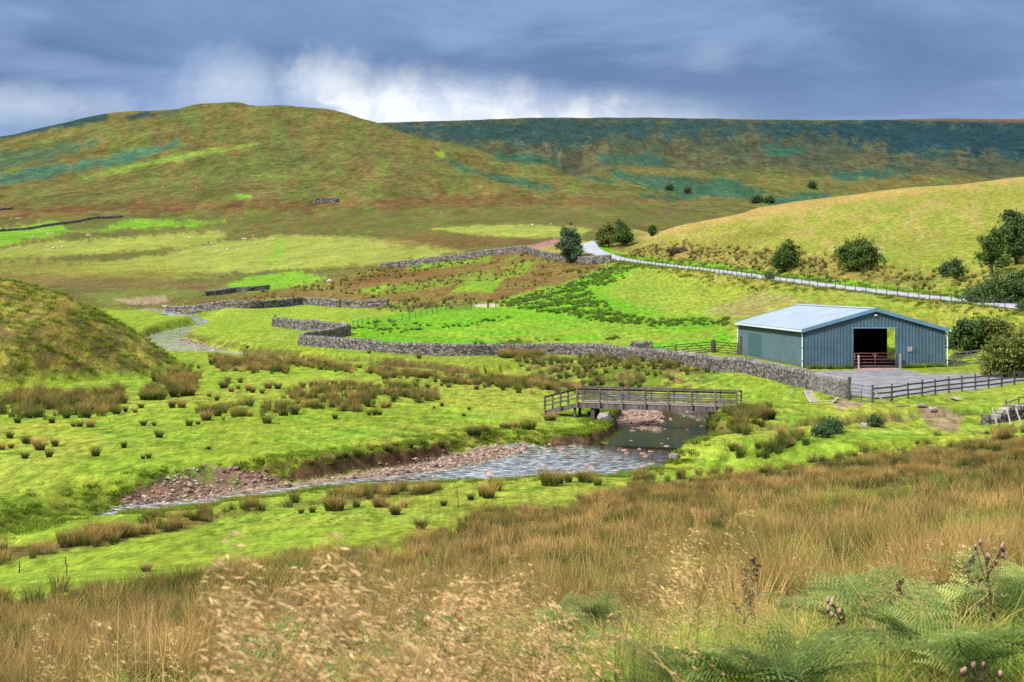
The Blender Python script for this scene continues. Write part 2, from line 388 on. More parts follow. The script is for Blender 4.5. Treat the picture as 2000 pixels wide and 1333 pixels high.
def land(X, Y):
    """full height field and the masks that go with it"""
    rho = np.hypot(X, Y)
    z = base_h(X, Y)
    md = mound(X, Y) * (Y > 60)
    z = z + md
    # unevenness that grows with distance
    s = np.clip(rho, 5, 2500)
    z += (fbm(X / 6, Y / 6, 11, 3) - .5) * 0.35 * sstep(10, 40, rho) * (1 + 1.6 * sstep(0, 3, md))
    z += (fbm(X / 1.3, Y / 1.3, 12, 3) - .5) * (0.13 + 0.35 * sstep(0, 2, md)) * sstep(300, 120, rho)
    z += (fbm(X / 45, Y / 45, 13, 4) - .5) * 3.0 * sstep(260, 800, rho)
    z += (fbm(X / 220, Y / 220, 14, 5) - .5) * 15 * sstep(700, 2200, rho) * sstep(3600, 3000, rho)
    z += (np.abs(fbm(X / 330, Y / 600, 15, 4) - .5) * -60 + 5) * sstep(2000, 2500, rho) * sstep(3450, 3200, rho)
    z += (fbm(X / 400, Y / 400, 19, 3) - .5) * 9 * sstep(3100, 3600, rho)
    # summit crag: a low rocky cap
    cx, cy = ray(432, 200, 1985)[:2]
    q = np.maximum(np.abs(X - cx) / 50, np.abs(Y - cy) / 60)
    z += 4.5 * sstep(1.1, 0.5, q + (fbm(X / 12, Y / 12, 4, 3) - .5) * .25)
    # road bench
    m = (rho < 520) & (rho > 80)
    rmask = np.zeros_like(z)
    if m.any():
        d, t = line_dist(X[m], Y[m], ROADC)
        rz = np.interp(t, np.arange(len(ROADC)), ROADC[:, 2])
        k = sstep(7.0, 2.4, d)
        z[m] = z[m] * (1 - k) + (rz - 0.05) * k
        rmask[m] = d
    rmask[~m] = 1e3
    # barn platform and yard
    bu = (X - B0.x) * E1.x + (Y - B0.y) * E1.y; bv = (X - B0.x) * E2.x + (Y - B0.y) * E2.y
    q = np.maximum(np.maximum(-bu, bu - BW), np.maximum(-bv, bv - BL))
    k = sstep(5.0, 0.8, q)
    z = z * (1 - k) + BZ0 * k
    ysd = poly_sd(X, Y, YARD)
    k = sstep(4.0, 0.0, ysd)
    z = z * (1 - k) + (2.02 + 0.004 * (X - 30)) * k
    # stream and gully
    sdist = np.full_like(z, 1e3); sA = np.full_like(z, .5); st = np.zeros_like(z); wz = np.full_like(z, -9.)
    gd = np.full_like(z, 1e3)
    m = (rho > 45) & (rho < 560) & (np.abs(X) < 140)
    if m.any():
        a, da, db, tm, w = stream_coords(X[m], Y[m])
        x, y = X[m], Y[m]
        wob = (fbm(x / 2.2, y / 2.2, 21, 3) - .5) * 1.5 + (fbm(x / .7, y / .7, 27, 2) - .5) * .45
        a = np.where(a < 6, a + wob * sstep(-1.2, .4, a) * .7, a)
        sfr = da / (da + db + 1e-6)
        farside = da < db
        # bank widths: cut bank on the meadow side, gentle on the near side, long grassy slope below the wall
        scree = np.exp(-((tm - 5.0) / 1.1) ** 2)
        bw = np.where(farside, 0.55 + 2.2 * scree + 1.0 * (vnoise(x / 5, y / 5, 33) > .62), 1.2)
        bw = np.where((~farside) & (tm > 14.5) & (tm < 19), 9.0, bw)
        bw = np.where(tm > 20, 2.0, bw); bw = np.where(tm > 26.3, 7.0, bw)
        bw = np.where(farside & (tm < 4.2), 1.4 + 2.6 * vnoise(x / 4, y / 4, 34), bw)
        # the near bank lies low along the water
        cap = w + .12 + .05 * db + .9 * sstep(3.3, 2.2, tm) + 4.0 * sstep(11.2, 12.9, tm) + (fbm(x / 3, y / 3, 45, 3) - .5) * .3
        low = (~farside) & (a > 0) & (tm < 13.2)
        zl = z[m]; z[m] = np.where(low, np.minimum(zl, cap + .35 * np.maximum(zl - cap, 0) * sstep(6, 20, db)), zl)
        # floor with gravel bars
        bars = (fbm(x / 4.5, y / 2.6, 41, 3) - .52) * 1.1
        b = np.zeros_like(tm)
        b += 0.30 * sstep(4.0, 6.0, tm) * sstep(11.0, 9.0, tm) * sstep(.40, .18, sfr)
        b += 0.10 * sstep(6.4, 7.2, tm) * sstep(10.6, 9.0, tm) * sstep(.6, .85, sfr)
        b += 0.42 * sstep(13.2, 14.0, tm) * sstep(16.9, 15.6, tm) * sstep(.70, .50, sfr)
        b += 0.30 * sstep(22, 22.8, tm) * sstep(24.3, 23.6, tm) * sstep(.62, .8, sfr) - .07 * sstep(22.0, 22.8, tm)
        calm = sstep(11.0, 11.8, tm) * sstep(15.8, 15.2, tm) * sstep(.45, .7, sfr)
        riff = sstep(9, 9.8, tm) * sstep(12, 11.2, tm)
        floor = w - 0.21 - 0.40 * calm + bars * (0.26 * (1 - calm) * (1 - .3 * riff)) + b + (fbm(x / .35, y / .35, 42, 2) - .5) * .08
        k = sstep(0, 1, np.clip(a / bw, 0, 1))
        # upper bank lip: a touch of overhanging turf
        zz = z[m]
        top = np.maximum(zz, floor + 0.25)
        inside = a < 0
        z[m] = np.where(inside, floor, floor + (top - floor) * k)
        sdist[m] = a; sA[m] = sfr; st[m] = tm; wz[m] = w
        g, gt = line_dist(x, y, GUL)
        gz = np.interp(gt, np.arange(len(GULZ)), GULZ) + (fbm(x / .8, y / .8, 43, 2) - .5) * .3
        g2 = g + (fbm(x / 2.5, y / 2.5, 44, 3) - .5) * 2.0
        k = sstep(2.6, .7, g2)
        z[m] = np.where(inside, z[m], z[m] * (1 - k) + np.minimum(gz, z[m]) * k)
        gd[m] = g2
    return z, dict(mound=md, road=rmask, yard=ysd, sdist=sdist, sA=sA, st=st, wz=wz, gul=gd, barn=q)
YARD = np.array([ray(px, py, d)[:2] for px, py, d in ((1572, 730, 130), (1640, 727, 131), (1680, 724, 131.5), (1760, 724, 132), (1800, 733, 126), (1880, 732, 126), (2010, 722, 127), (2120, 722, 125), (2120, 742, 114), (2000, 741, 116), (1900, 755, 107), (1800, 759, 103), (1720, 762, 100.5), (1672, 760, 101), (1640, 750, 108))])

# polar sheet: fine where the camera looks, coarse all round, out to the horizon
def seg(a, b, n): return np.exp(np.linspace(math.log(a), math.log(b), n, endpoint=False))
RHO = np.concatenate([seg(1.2, 12, 30), seg(12, 48, 110), seg(48, 112, 380), seg(112, 360, 270), seg(360, 4300, 290), seg(4300, 14000, 14), [14000.]])
TH = np.concatenate([np.linspace(-180, -40, 36, endpoint=False), np.linspace(-40, -23, 60, endpoint=False), np.linspace(-23, 23, 600, endpoint=False), np.linspace(23, 40, 60, endpoint=False), np.linspace(40, 180, 36)])
THr = np.radians(TH)
GX = np.sin(THr)[None, :] * RHO[:, None]; GY = np.cos(THr)[None, :] * RHO[:, None]
shape = GX.shape
GZ, GM = land(GX.ravel(), GY.ravel())
GZ = GZ.reshape(shape)
GM = {k: v.reshape(shape) for k, v in GM.items()}
LRHO = np.log(RHO)
def H(X, Y):
    """height of the finished sheet"""
    X = np.atleast_1d(np.asarray(X, float)); Y = np.atleast_1d(np.asarray(Y, float))
    lr = np.log(np.clip(np.hypot(X, Y), 1.21, 13900)); th = np.degrees(np.arctan2(X, Y))
    i = np.clip(np.searchsorted(LRHO, lr) - 1, 0, len(RHO) - 2); j = np.clip(np.searchsorted(TH, th) - 1, 0, len(TH) - 2)
    a = (lr - LRHO[i]) / (LRHO[i + 1] - LRHO[i]); b = (th - TH[j]) / (TH[j + 1] - TH[j])
    return (GZ[i, j] * (1 - a) + GZ[i + 1, j] * a) * (1 - b) + (GZ[i, j + 1] * (1 - a) + GZ[i + 1, j + 1] * a) * b
def h1(x, y): return float(H(x, y)[0])
def drop(x, y, dz=0.0): return Vector((x, y, h1(x, y) + dz))
def ground_at(px, py, dmin=4.0, dmax=4000.0):
    """first point of the land that the sight line through a photo pixel meets"""
    d = np.exp(np.linspace(math.log(dmin), math.log(dmax), 1500))
    X = (px - 1000) / F * d; rz = CAMZ + (EYE - py) / F * d
    hit = np.nonzero(H(X, d) >= rz)[0]
    k = hit[0] if len(hit) else len(d) - 1
    return drop(X[k], d[k])
# photo pixel of each vertex: used only to lay traced ground-cover outlines on the land
YY = np.maximum(GY, 1e-3)
GPX = np.where(GY > 0.2 * np.hypot(GX, GY), 1000 + F * GX / YY, np.sign(GX) * 9999)
GPY = EYE - F * (GZ - CAMZ) / YY
GRHO = np.hypot(GX, GY)
# ------------------------------------------------------------------ ground cover colours (turf, moor, bracken, soil, gravel; far moor tones include painted cloud shadow)
MEADOW = (.128, .176, .018); MEADOW_Y = (.170, .178, .028); PASTURE = (.150, .172, .032); LIME = (.095, .195, .014)
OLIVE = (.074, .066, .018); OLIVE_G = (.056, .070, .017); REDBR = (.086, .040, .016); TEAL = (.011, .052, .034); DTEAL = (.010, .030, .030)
STRAW = (.180, .154, .044); YHILL = (.150, .150, .026); YGREEN = (.112, .140, .018); RUSHG = (.085, .060, .022); SOIL = (.055, .026, .018)
GRAV = (.185, .130, .098); HEATH = (.058, .044, .018); BARE = (.19, .125, .07)
C3 = np.zeros(shape + (3,)); C3[:] = MEADOW
def paint(mask, c, k=1.0):
    m = (np.clip(mask, 0, 1) * k)[..., None]
    C3[:] = C3 * (1 - m) + np.array(c) * m
NZ1 = fbm(GX / 14, GY / 14, 61, 4); NZ2 = fbm(GX / 3, GY / 3, 62, 4); NZ3 = fbm(GX / 60, GY / 60, 63, 4)
NL = np.log(np.maximum(GRHO, 1)); NA = np.degrees(np.arctan2(GX, GY))
NB = fbm(NA * 1.6, NL * 11, 64, 6, .62)           # long streaks along the hillsides
NB2 = fbm(NA * 4.5 + NL * 6, NL * 22, 65, 6, .62)
VAR = (fbm(NA * 2.2, GPY / 14, 66, 4) - .5)
VAR3 = (fbm(NA * 30.0, GPY / 2.2, 68, 3) - .5)
VAR2 = (fbm(NA * 9.0, GPY / 5, 67, 4) - .5)
def zone(pts, soft=6.0, wob=18.0, dmin=0.0, dmax=1e9):
    """soft mask of an outline traced in photo pixels, kept to a range of distances"""
    p = np.asarray(pts, float)
    out = np.zeros(shape)
    pad = soft + wob
    sel = (GPX > p[:, 0].min() - pad) & (GPX < p[:, 0].max() + pad) & (GPY > p[:, 1].min() - pad) & (GPY < p[:, 1].max() + pad) & (GRHO > dmin) & (GRHO < dmax)
    if sel.any():
        s = poly_sd(GPX[sel], GPY[sel], p) + VAR[sel] * wob + VAR2[sel] * wob * .9 + VAR3[sel] * wob * .5
        out[sel] = sstep(soft, -soft, s)
    return out
far = sstep(300, 340, GRHO)
# --- valley sides and moor
paint(far, OLIVE)
paint(far * sstep(.42, .62, NB), OLIVE_G, .9)
paint(far * sstep(.55, .70, NB2), REDBR, .42)
paint(far * sstep(.58, .68, NB) * sstep(2200, 1200, GRHO), (.066, .078, .014), .8)
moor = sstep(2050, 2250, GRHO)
paint(moor, (.030, .040, .021))  # far moor: bracken colour darkened to stand for cloud shadow
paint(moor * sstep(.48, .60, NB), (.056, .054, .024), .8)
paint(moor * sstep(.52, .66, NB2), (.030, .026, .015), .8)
paint(zone([(760, 236), (2400, 225), (2400, 330), (1960, 308), (1760, 300), (1600, 270), (1450, 262), (1250, 268), (1050, 285), (900, 276), (820, 262)], 8, 50, 2000), DTEAL, .9)  # dark bracken band with the clouds' shadow put into its tone
paint(zone([(1500, 245), (2400, 240), (2400, 310), (1900, 300), (1650, 270)], 8, 45, 2000), (.005, .021, .028), .8)  # right plateau darker still: cloud shadow painted into the colour
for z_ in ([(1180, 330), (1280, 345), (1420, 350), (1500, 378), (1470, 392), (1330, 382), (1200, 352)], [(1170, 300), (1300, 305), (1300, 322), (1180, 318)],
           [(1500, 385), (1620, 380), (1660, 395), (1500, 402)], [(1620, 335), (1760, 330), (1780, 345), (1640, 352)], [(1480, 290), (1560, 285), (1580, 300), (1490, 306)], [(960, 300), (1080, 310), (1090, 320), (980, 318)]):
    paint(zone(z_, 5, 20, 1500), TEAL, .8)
paint(sstep(3400, 3560, GRHO), (.075, .05, .03))
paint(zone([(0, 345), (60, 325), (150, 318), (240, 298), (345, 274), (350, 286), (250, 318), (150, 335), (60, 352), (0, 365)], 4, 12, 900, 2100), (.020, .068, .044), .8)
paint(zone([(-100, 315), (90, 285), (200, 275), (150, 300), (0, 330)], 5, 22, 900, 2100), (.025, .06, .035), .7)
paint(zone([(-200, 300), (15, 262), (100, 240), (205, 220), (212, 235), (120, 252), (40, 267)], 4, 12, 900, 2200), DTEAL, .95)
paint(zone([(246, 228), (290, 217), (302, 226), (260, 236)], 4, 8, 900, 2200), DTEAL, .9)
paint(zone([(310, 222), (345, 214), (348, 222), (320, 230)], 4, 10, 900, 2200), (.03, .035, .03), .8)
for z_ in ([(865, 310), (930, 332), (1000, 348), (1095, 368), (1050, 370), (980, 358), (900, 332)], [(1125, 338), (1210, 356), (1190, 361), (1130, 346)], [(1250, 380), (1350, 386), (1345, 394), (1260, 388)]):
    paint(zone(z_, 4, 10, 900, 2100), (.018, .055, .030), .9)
paint(zone([(160, 347), (260, 320), (420, 289), (500, 282), (430, 297), (280, 326), (170, 350)], 4, 8, 900, 2100), (.10, .15, .02), .85)
paint(zone([(380, 325), (600, 310), (600, 330), (400, 345)], 8, 30, 900, 2100), OLIVE_G, .6)
paint(zone([(850, 298), (866, 294), (870, 308), (858, 310)], 3, 5, 900, 2100), (.11, .16, .02), .9)
paint(zone([(462, 381), (495, 382), (490, 388), (465, 387)], 2, 3, 700, 2000), LIME, .9)
paint(zone([(540, 395), (900, 385), (1300, 392), (900, 402), (540, 408), (0, 420), (0, 405)], 8, 22, 700, 2000), REDBR, .75)
paint(zone([(1280, 402), (1450, 398), (1480, 408), (1300, 420)], 5, 10, 500, 2000), (.06, .055, .02), .7)
# --- enclosed pastures up the valley
paint(zone([(-200, 470), (0, 446), (100, 433), (240, 428), (440, 432), (380, 444), (240, 446), (120, 455), (0, 480), (-200, 500)], 4, 12, 400, 1400), LIME, .85)
paint(zone([(110, 432), (200, 426), (250, 430), (190, 447), (130, 448)], 3, 14, 400, 1400), HEATH, .8)
paint(zone([(-200, 520), (0, 490), (100, 472), (300, 459), (435, 453), (452, 462), (380, 482), (200, 495), (0, 508)], 4, 10, 300, 1400), PASTURE, .95)
paint(zone([(150, 520), (300, 500), (450, 470), (560, 461), (700, 462), (780, 470), (830, 474), (905, 492), (760, 515), (560, 528), (440, 534), (300, 535), (180, 540)], 4, 10, 300, 1400), PASTURE, .95)
paint(zone([(540, 464), (560, 464), (548, 520), (520, 520)], 4, 8, 300, 1400), LIME, .5)
paint(zone([(845, 448), (930, 440), (1050, 440), (1165, 447), (1130, 462), (1060, 466), (950, 462)], 3, 6, 300, 1400), PASTURE, .9)
paint(zone([(700, 468), (860, 462), (1000, 466), (1060, 474), (900, 490), (780, 482)], 5, 22, 300, 1400), REDBR, .55)
paint(zone([(-200, 515), (0, 508), (250, 515), (420, 540), (300, 556), (0, 550), (-200, 560)], 8, 25, 250, 700), (.125, .125, .022), .8)
paint(zone([(0, 535), (200, 540), (420, 552), (480, 565), (300, 572), (0, 556)], 6, 14, 250, 700), (.085, .062, .022), .8)
paint(zone([(150, 572), (320, 562), (420, 572), (300, 590), (200, 596)], 6, 14, 200, 700), (.08, .10, .02), .8)
paint(zone([(400, 565), (480, 545), (570, 528), (640, 543), (600, 560), (500, 572)], 4, 12, 250, 700), LIME, .9)
paint(zone([(395, 553), (440, 551), (450, 566), (400, 570)], 3, 4, 250, 700), (.09, .07, .025), .8)
# --- rough ground between the walls
rough = zone([(330, 595), (480, 578), (640, 550), (760, 520), (1030, 488), (1100, 505), (1195, 521), (1080, 562), (980, 592), (800, 610), (600, 590)], 5, 10, 220, 480)
paint(rough, (.098, .072, .020))
paint(rough * sstep(.52, .60, NZ1), (.09, .135, .016), .85)
paint(rough * sstep(.56, .66, NZ2), REDBR, .6)
paint(zone([(650, 552), (760, 525), (840, 518), (850, 535), (700, 556)], 5, 10, 220, 480), REDBR, .8)
for z_ in ([(790, 520), (960, 500), (960, 508), (800, 528)], [(900, 555), (985, 545), (960, 570), (880, 572)], [(960, 592), (1050, 565), (1080, 560), (1000, 590)], [(700, 570), (760, 556), (740, 575)]):
    paint(zone(z_, 4, 8, 220, 480), LIME, .8)
# --- the green field, paler and drier towards the road
paint(zone([(690, 625), (860, 600), (990, 600), (1195, 520), (1330, 528), (1330, 560), (1450, 680), (900, 690), (690, 660)], 4, 6, 150, 340), (.080, .190, .010))
paint(zone([(1240, 520), (1420, 533), (1990, 625), (1990, 660), (1700, 645), (1500, 640), (1300, 615), (1180, 575)], 8, 14, 110, 340), (.135, .165, .022), .85)
paint(zone([(1380, 612), (1480, 568), (1560, 585), (1620, 600), (1500, 625), (1430, 622)], 6, 26, 110, 340), BARE, .5)
paint(zone([(1600, 600), (1990, 640), (1990, 660), (1700, 640)], 8, 16, 110, 340), (.17, .145, .03), .6)
# --- verge, bank and hayfield above the road
rs = np.where(GM['road'] < 900, 1.0, 0.0)
hay = zone([(1165, 478), (1180, 470), (1240, 450), (1480, 396), (1750, 360), (2000, 335), (2600, 300), (2600, 660), (2000, 598), (1800, 575), (1500, 538), (1250, 508), (1190, 495)], 2, 3, 100, 520)
hay = np.where((GRHO < 520) & (GPX > 1170), hay, 0)
paint(hay, YHILL)
paint(hay * sstep(.50, .60, NB), STRAW, .8)
paint(hay * sstep(.54, .64, NB2), YGREEN, .75)
paint(hay * zone([(1340, 475), (1480, 445), (1560, 440), (1500, 470), (1400, 492)], 8, 20, 100, 520), (.10, .10, .015), .6)
paint(hay * zone([(1600, 520), (1750, 480), (2000, 430), (2000, 560), (1700, 545)], 12, 40, 100, 520), YGREEN, .55)
crest = hay * zone([(1225, 462), (1480, 404), (1750, 368), (2000, 338), (2000, 352), (1750, 384), (1480, 424), (1260, 466)], 6, 14, 100, 520)
paint(crest, (.225, .150, .050), .8)
bank = hay * sstep(16, 9, GM['road']) * sstep(3.0, 5.0, GM['road'])
paint(bank, (.150, .120, .032), .85)
paint(bank * sstep(.5, .62, NZ2), (.07, .075, .018), .8)
verge = sstep(5.6, 4.4, GM['road']) * sstep(1.6, 2.2, GM['road'])
paint(verge, (.085, .185, .010), .95)
vs = verge * (GPY > np.interp(GPX, [1150, 1240, 1400, 1600, 1800, 2000], [500, 515, 532, 559, 582, 604])) * (GPX > 1150)
paint(vs, (.165, .145, .030), .9)
paint(zone([(1050, 480), (1095, 470), (1160, 470), (1150, 495), (1200, 512), (1190, 518), (1110, 500), (1040, 490)], 3, 5, 260, 460), STRAW, .9)
paint(zone([(1030, 482), (1080, 468), (1110, 465), (1095, 474), (1050, 486)], 3, 4, 260, 500), (.20, .09, .10), .8)
# --- mound with heather
mm = sstep(.25, 1.2, GM['mound'])
paint(mm, (.165, .152, .026))
paint(mm * sstep(.46, .58, NZ2), (.145, .115, .026), .7)
paint(mm * sstep(.54, .66, fbm(GX / 2.2, GY / 2.2, 71, 4)), (.085, .110, .018), .7)
paint(mm * zone([(-300, 640), (0, 600), (140, 590), (230, 640), (260, 690), (100, 690), (-100, 700)], 20, 90, 60, 220), (.085, .065, .018), .5)
paint(mm * sstep(.57, .64, fbm(GX / 1.6, GY / 3.4, 72, 4)) * (GPY < 740), HEATH, .7)
# --- meadow: worn and yellower patches
near = sstep(230, 180, GRHO) * (1 - mm) * sstep(52, 58, GRHO)
paint(near * sstep(.50, .64, NZ1), MEADOW_Y, .55)
paint(near * sstep(.58, .70, fbm(GX / 1.1, GY / 1.1, 73, 4)), (.06, .12, .010), .6)
paint(zone([(555, 700), (800, 690), (1060, 700), (1060, 745), (760, 726), (555, 705)], 5, 14, 100, 230), (.115, .145, .018), .7)
# --- brown hillside below the camera
fg = zone([(-6000, 1700), (-900, 1225), (0, 1172), (150, 1160), (300, 1148), (480, 1118), (600, 1092), (780, 1080), (880, 1040), (960, 1000), (1080, 1000), (1200, 968), (1240, 940), (1420, 930), (1560, 905), (1700, 885), (1850, 862), (2000, 846), (2900, 810), (7000, 780), (7000, 20000), (-6000, 20000)], 6, 22, 0, 90)
fg = np.maximum(fg, sstep(14, 10, GRHO))
strip = zone([(-300, 1110), (0, 1066), (120, 1056), (400, 1006), (640, 975), (800, 955), (900, 952), (800, 968), (560, 990), (440, 1010), (340, 1038), (200, 1066), (0, 1100), (-300, 1160)], 5, 14, 40, 90)
paint(fg, (.070, .056, .016)); paint(strip, (.085, .070, .020))
# --- stream bed, banks, gully
inb = sstep(.15, -.15, GM['sdist'])
gz_, gx_ = np.gradient(GZ)
dr = np.gradient(RHO)[:, None]
slope = np.hypot(gz_ / dr, gx_ / (np.gradient(THr)[None, :] * RHO[:, None]))
bank2 = sstep(2.2, .2, GM['sdist']) * sstep(.50, .80, slope + (NZ2 - .5) * .5) * (GRHO < 250)
paint(bank2, SOIL, .95)
lip = sstep(2.5, .8, GM['sdist']) * sstep(0.1, .6, GM['sdist']) * (1 - bank2) * (GRHO < 250)
slp = zone([(1010, 700), (1080, 694), (1200, 692), (1330, 704), (1440, 735), (1440, 752), (1330, 762), (1200, 764), (1060, 762)], 6, 20, 105, 170)
paint(slp * sstep(.44, .56, NZ2), (.060, .098, .012), .8); paint(slp * sstep(.55, .62, fbm(GX / 2.5, GY / 2.5, 77, 4)), (.105, .065, .030), .75)
paint(slp * sstep(.60, .64, fbm(GX / 1.2, GY / 1.2, 78, 3)), SOIL, .7)
scar = zone([(232, 968), (300, 938), (370, 918), (430, 912), (480, 921), (540, 932), (545, 948), (420, 972), (270, 998), (232, 1000)], 3, 18, 55, 85) * (GM['sdist'] > -.3)
paint(scar, (.125, .078, .055)); paint(scar * sstep(.5, .6, NZ2), (.065, .036, .026), .8); paint(scar * sstep(.56, .62, fbm(GX / 1.4, GY / 1.4, 79, 3)), (.075, .110, .014), .85)
paint(lip * (1 - scar) * sstep(.45, .6, NZ2), (.075, .085, .014), .7)
wet = sstep(.10, -.04, GZ - GM['wz'])
bed = np.array(GRAV)[None, None, :] * (.75 + .5 * (fbm(GX / .5, GY / .5, 74, 3)[..., None]))
k = inb[..., None]; C3[:] = C3 * (1 - k) + bed * k
paint(inb * wet, (.085, .060, .045), .8)
gl = sstep(1.3, .6, GM['gul']) * (GRHO < 130); paint(gl, (.12, .075, .055), .8)
paint(sstep(2.6, 1.4, GM['gul']) * sstep(.5, .9, slope) * (GRHO < 130), (.075, .045, .03), .8)
paint(zone([(1790, 795), (1830, 792), (1880, 815), (1870, 845), (1820, 838)], 4, 10, 60, 130), (.16, .10, .075), .8)
paint(zone([(1622, 790), (1650, 783), (1690, 786), (1680, 795), (1640, 802)], 3, 4, 60, 130), GRAV, .9)
paint(zone([(1670, 716), (1755, 716), (1766, 727), (1680, 727)], 2, 3, 100, 140), (.28, .19, .19), .9)
paint(sstep(.6, -.3, GM['yard']), (.14, .135, .14))
paint(sstep(.1, -.3, GM['barn']), (.05, .04, .035))
paint(zone([(925, 594), (968, 594), (975, 599), (930, 601)], 2, 3, 200, 300), (.30, .26, .18), .8)
paint(zone([(225, 585), (320, 578), (330, 590), (260, 598)], 3, 6, 220, 600), (.22, .15, .12), .6)

def mat_ground():
    m = bpy.data.materials.new('ground_cover'); m.use_nodes = True
    t = NT(m.node_tree); b = t.n['Principled BSDF']
    at = t.add('ShaderNodeAttribute', attribute_name='cover').outputs['Color']
    pos = t.add('ShaderNodeNewGeometry').outputs['Position']
    mp = t.add('ShaderNodeMapping'); mp.inputs['Scale'].default_value = (1.0, 0.30, 0.6); t.l.new(pos, mp.inputs[0])
    n1 = t.noise(mp.outputs[0], 0.03, 14, 0.74)
    n2 = t.noise(mp.outputs[0], 1.6, 6, 0.68)
    n3 = t.noise(pos, 0.16, 8, 0.62)
    rug = t.add('ShaderNodeAttribute', attribute_name='rug').outputs['Fac']
    nm = t.noise(mp.outputs[0], 0.16, 10, 0.74)
    f = t.math('MULTIPLY', t.mapr(n1, 0.34, 0.66, 0.55, 1.45, False), t.mapr(nm, 0.36, 0.64, 0.55, 1.45, False))
    f = t.math('ADD', 1.0, t.math('MULTIPLY', t.math('SUBTRACT', f, 1.0), rug))
    f2 = t.mapr(n2, 0.34, 0.66, 0.58, 1.45, False)
    n5 = t.noise(mp.outputs[0], 6.5, 4, 0.7)
    f = t.math('MULTIPLY', f, t.mapr(n5, 0.34, 0.66, 0.74, 1.28, False))
    c = t.mix(1.0, at, t.math('MULTIPLY', f, f2), 'MULTIPLY')
    hs = t.add('ShaderNodeHueSaturation')
    t.put(hs.inputs['Hue'], t.mapr(n3, 0.3, 0.7, 0.478, 0.522, False)); t.l.new(c, hs.inputs['Color'])
    t.l.new(hs.outputs[0], b.inputs['Base Color'])
    b.inputs['Roughness'].default_value = 1.0
    b.inputs['Specular IOR Level'].default_value = 0.02
    bp = t.add('ShaderNodeBump'); bp.inputs['Strength'].default_value = 0.65; bp.inputs['Distance'].default_value = 0.10
    t.l.new(t.math('ADD', t.noise(pos, 2.2, 9, 0.7), t.math('MULTIPLY', t.math('MULTIPLY', n1, rug), 5.0)), bp.inputs['Height'])
    t.l.new(bp.outputs[0], b.inputs['Normal'])
    return m
def build_ground():
    nr, nt = shape
    idx = np.arange(nr * nt).reshape(nr, nt)
    f = np.stack([idx[:-1, :-1], idx[:-1, 1:], idx[1:, 1:], idx[1:, :-1]], -1).reshape(-1, 4)[:, ::-1]
    V = np.stack([GX, GY, GZ], -1).reshape(-1, 3)
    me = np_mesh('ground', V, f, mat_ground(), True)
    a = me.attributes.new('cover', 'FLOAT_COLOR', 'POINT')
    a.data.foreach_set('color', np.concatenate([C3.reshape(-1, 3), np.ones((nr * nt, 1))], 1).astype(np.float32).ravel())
    rugv = np.clip(.28 + .50 * sstep(900, 1100, GRHO) + .18 * sstep(250, 500, GRHO) + .4 * mm + .3 * fg - .3 * hay, .2, .9)
    me.attributes.new('rug', 'FLOAT', 'POINT').data.foreach_set('value', rugv.astype(np.float32).ravel())
    link('ground', me, kind='structure')
build_ground()

# ------------------------------------------------------------------ materials for the rest
MATS = {}
def simple(name, c, rough=0.7, var=0.25, scale=6.0, metal=0.0, spec=0.3, bump=0.0, bscale=20.0, c2=None, rand=0.0, stretch=None):
    m = bpy.data.materials.new(name); m.use_nodes = True; MATS[name] = m
    t = NT(m.node_tree); b = t.n['Principled BSDF']
    pos = t.add('ShaderNodeTexCoord').outputs['Object']
    if stretch:
        mp = t.add('ShaderNodeMapping'); mp.inputs['Scale'].default_value = stretch; t.l.new(pos, mp.inputs[0]); pos = mp.outputs[0]
    n = t.noise(pos, scale, 6, 0.62)
    col = t.mix(t.mapr(n, 0.32, 0.68), [x * (1 - var) for x in c], c2 if c2 else [min(x * (1 + var), 1) for x in c])
    if rand:
        oi = t.add('ShaderNodeObjectInfo').outputs['Random']
        col = t.mix(1.0, col, t.mapr(oi, 0, 1, 1 - rand, 1 + rand, False), 'MULTIPLY')
    t.l.new(col, b.inputs['Base Color'])
    b.inputs['Roughness'].default_value = rough; b.inputs['Metallic'].default_value = metal
    b.inputs['Specular IOR Level'].default_value = spec
    if bump:
        bp = t.add('ShaderNodeBump'); bp.inputs['Strength'].default_value = bump; bp.inputs['Distance'].default_value = 0.02
        t.l.new(t.noise(pos, bscale, 6, 0.65), bp.inputs['Height']); t.l.new(bp.outputs[0], b.inputs['Normal'])
    return m
simple('stone', (.072, .063, .057), .9, .35, 3.5, bump=.6, c2=(.18, .162, .145), rand=.45)
simple('stone_lichen', (.14, .132, .122), .9, .30, 4.0, bump=.6, c2=(.25, .24, .225), rand=.3)
simple('stone_core', (.022, .019, .017), .95, .3, 3)
simple('cobble', (.135, .078, .058), .8, .35, 5, bump=.4, c2=(.25, .165, .13), rand=.5)
simple('boulder_mat', (.17, .15, .128), .85, .3, 3, bump=.7, c2=(.28, .255, .22))
simple('old_timber', (.066, .053, .052), .9, .35, 4, bump=.5, stretch=(1, 1, .3), c2=(.115, .095, .092), rand=.3)
simple('dark_timber', (.060, .045, .038), .9, .35, 5, bump=.4, rand=.2)
simple('pale_timber', (.23, .195, .175), .85, .25, 5, bump=.3, rand=.15)
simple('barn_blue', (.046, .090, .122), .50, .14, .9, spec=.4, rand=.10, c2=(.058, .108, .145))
simple('barn_side', (.066, .114, .138), .50, .10, .9, spec=.4, rand=.04)
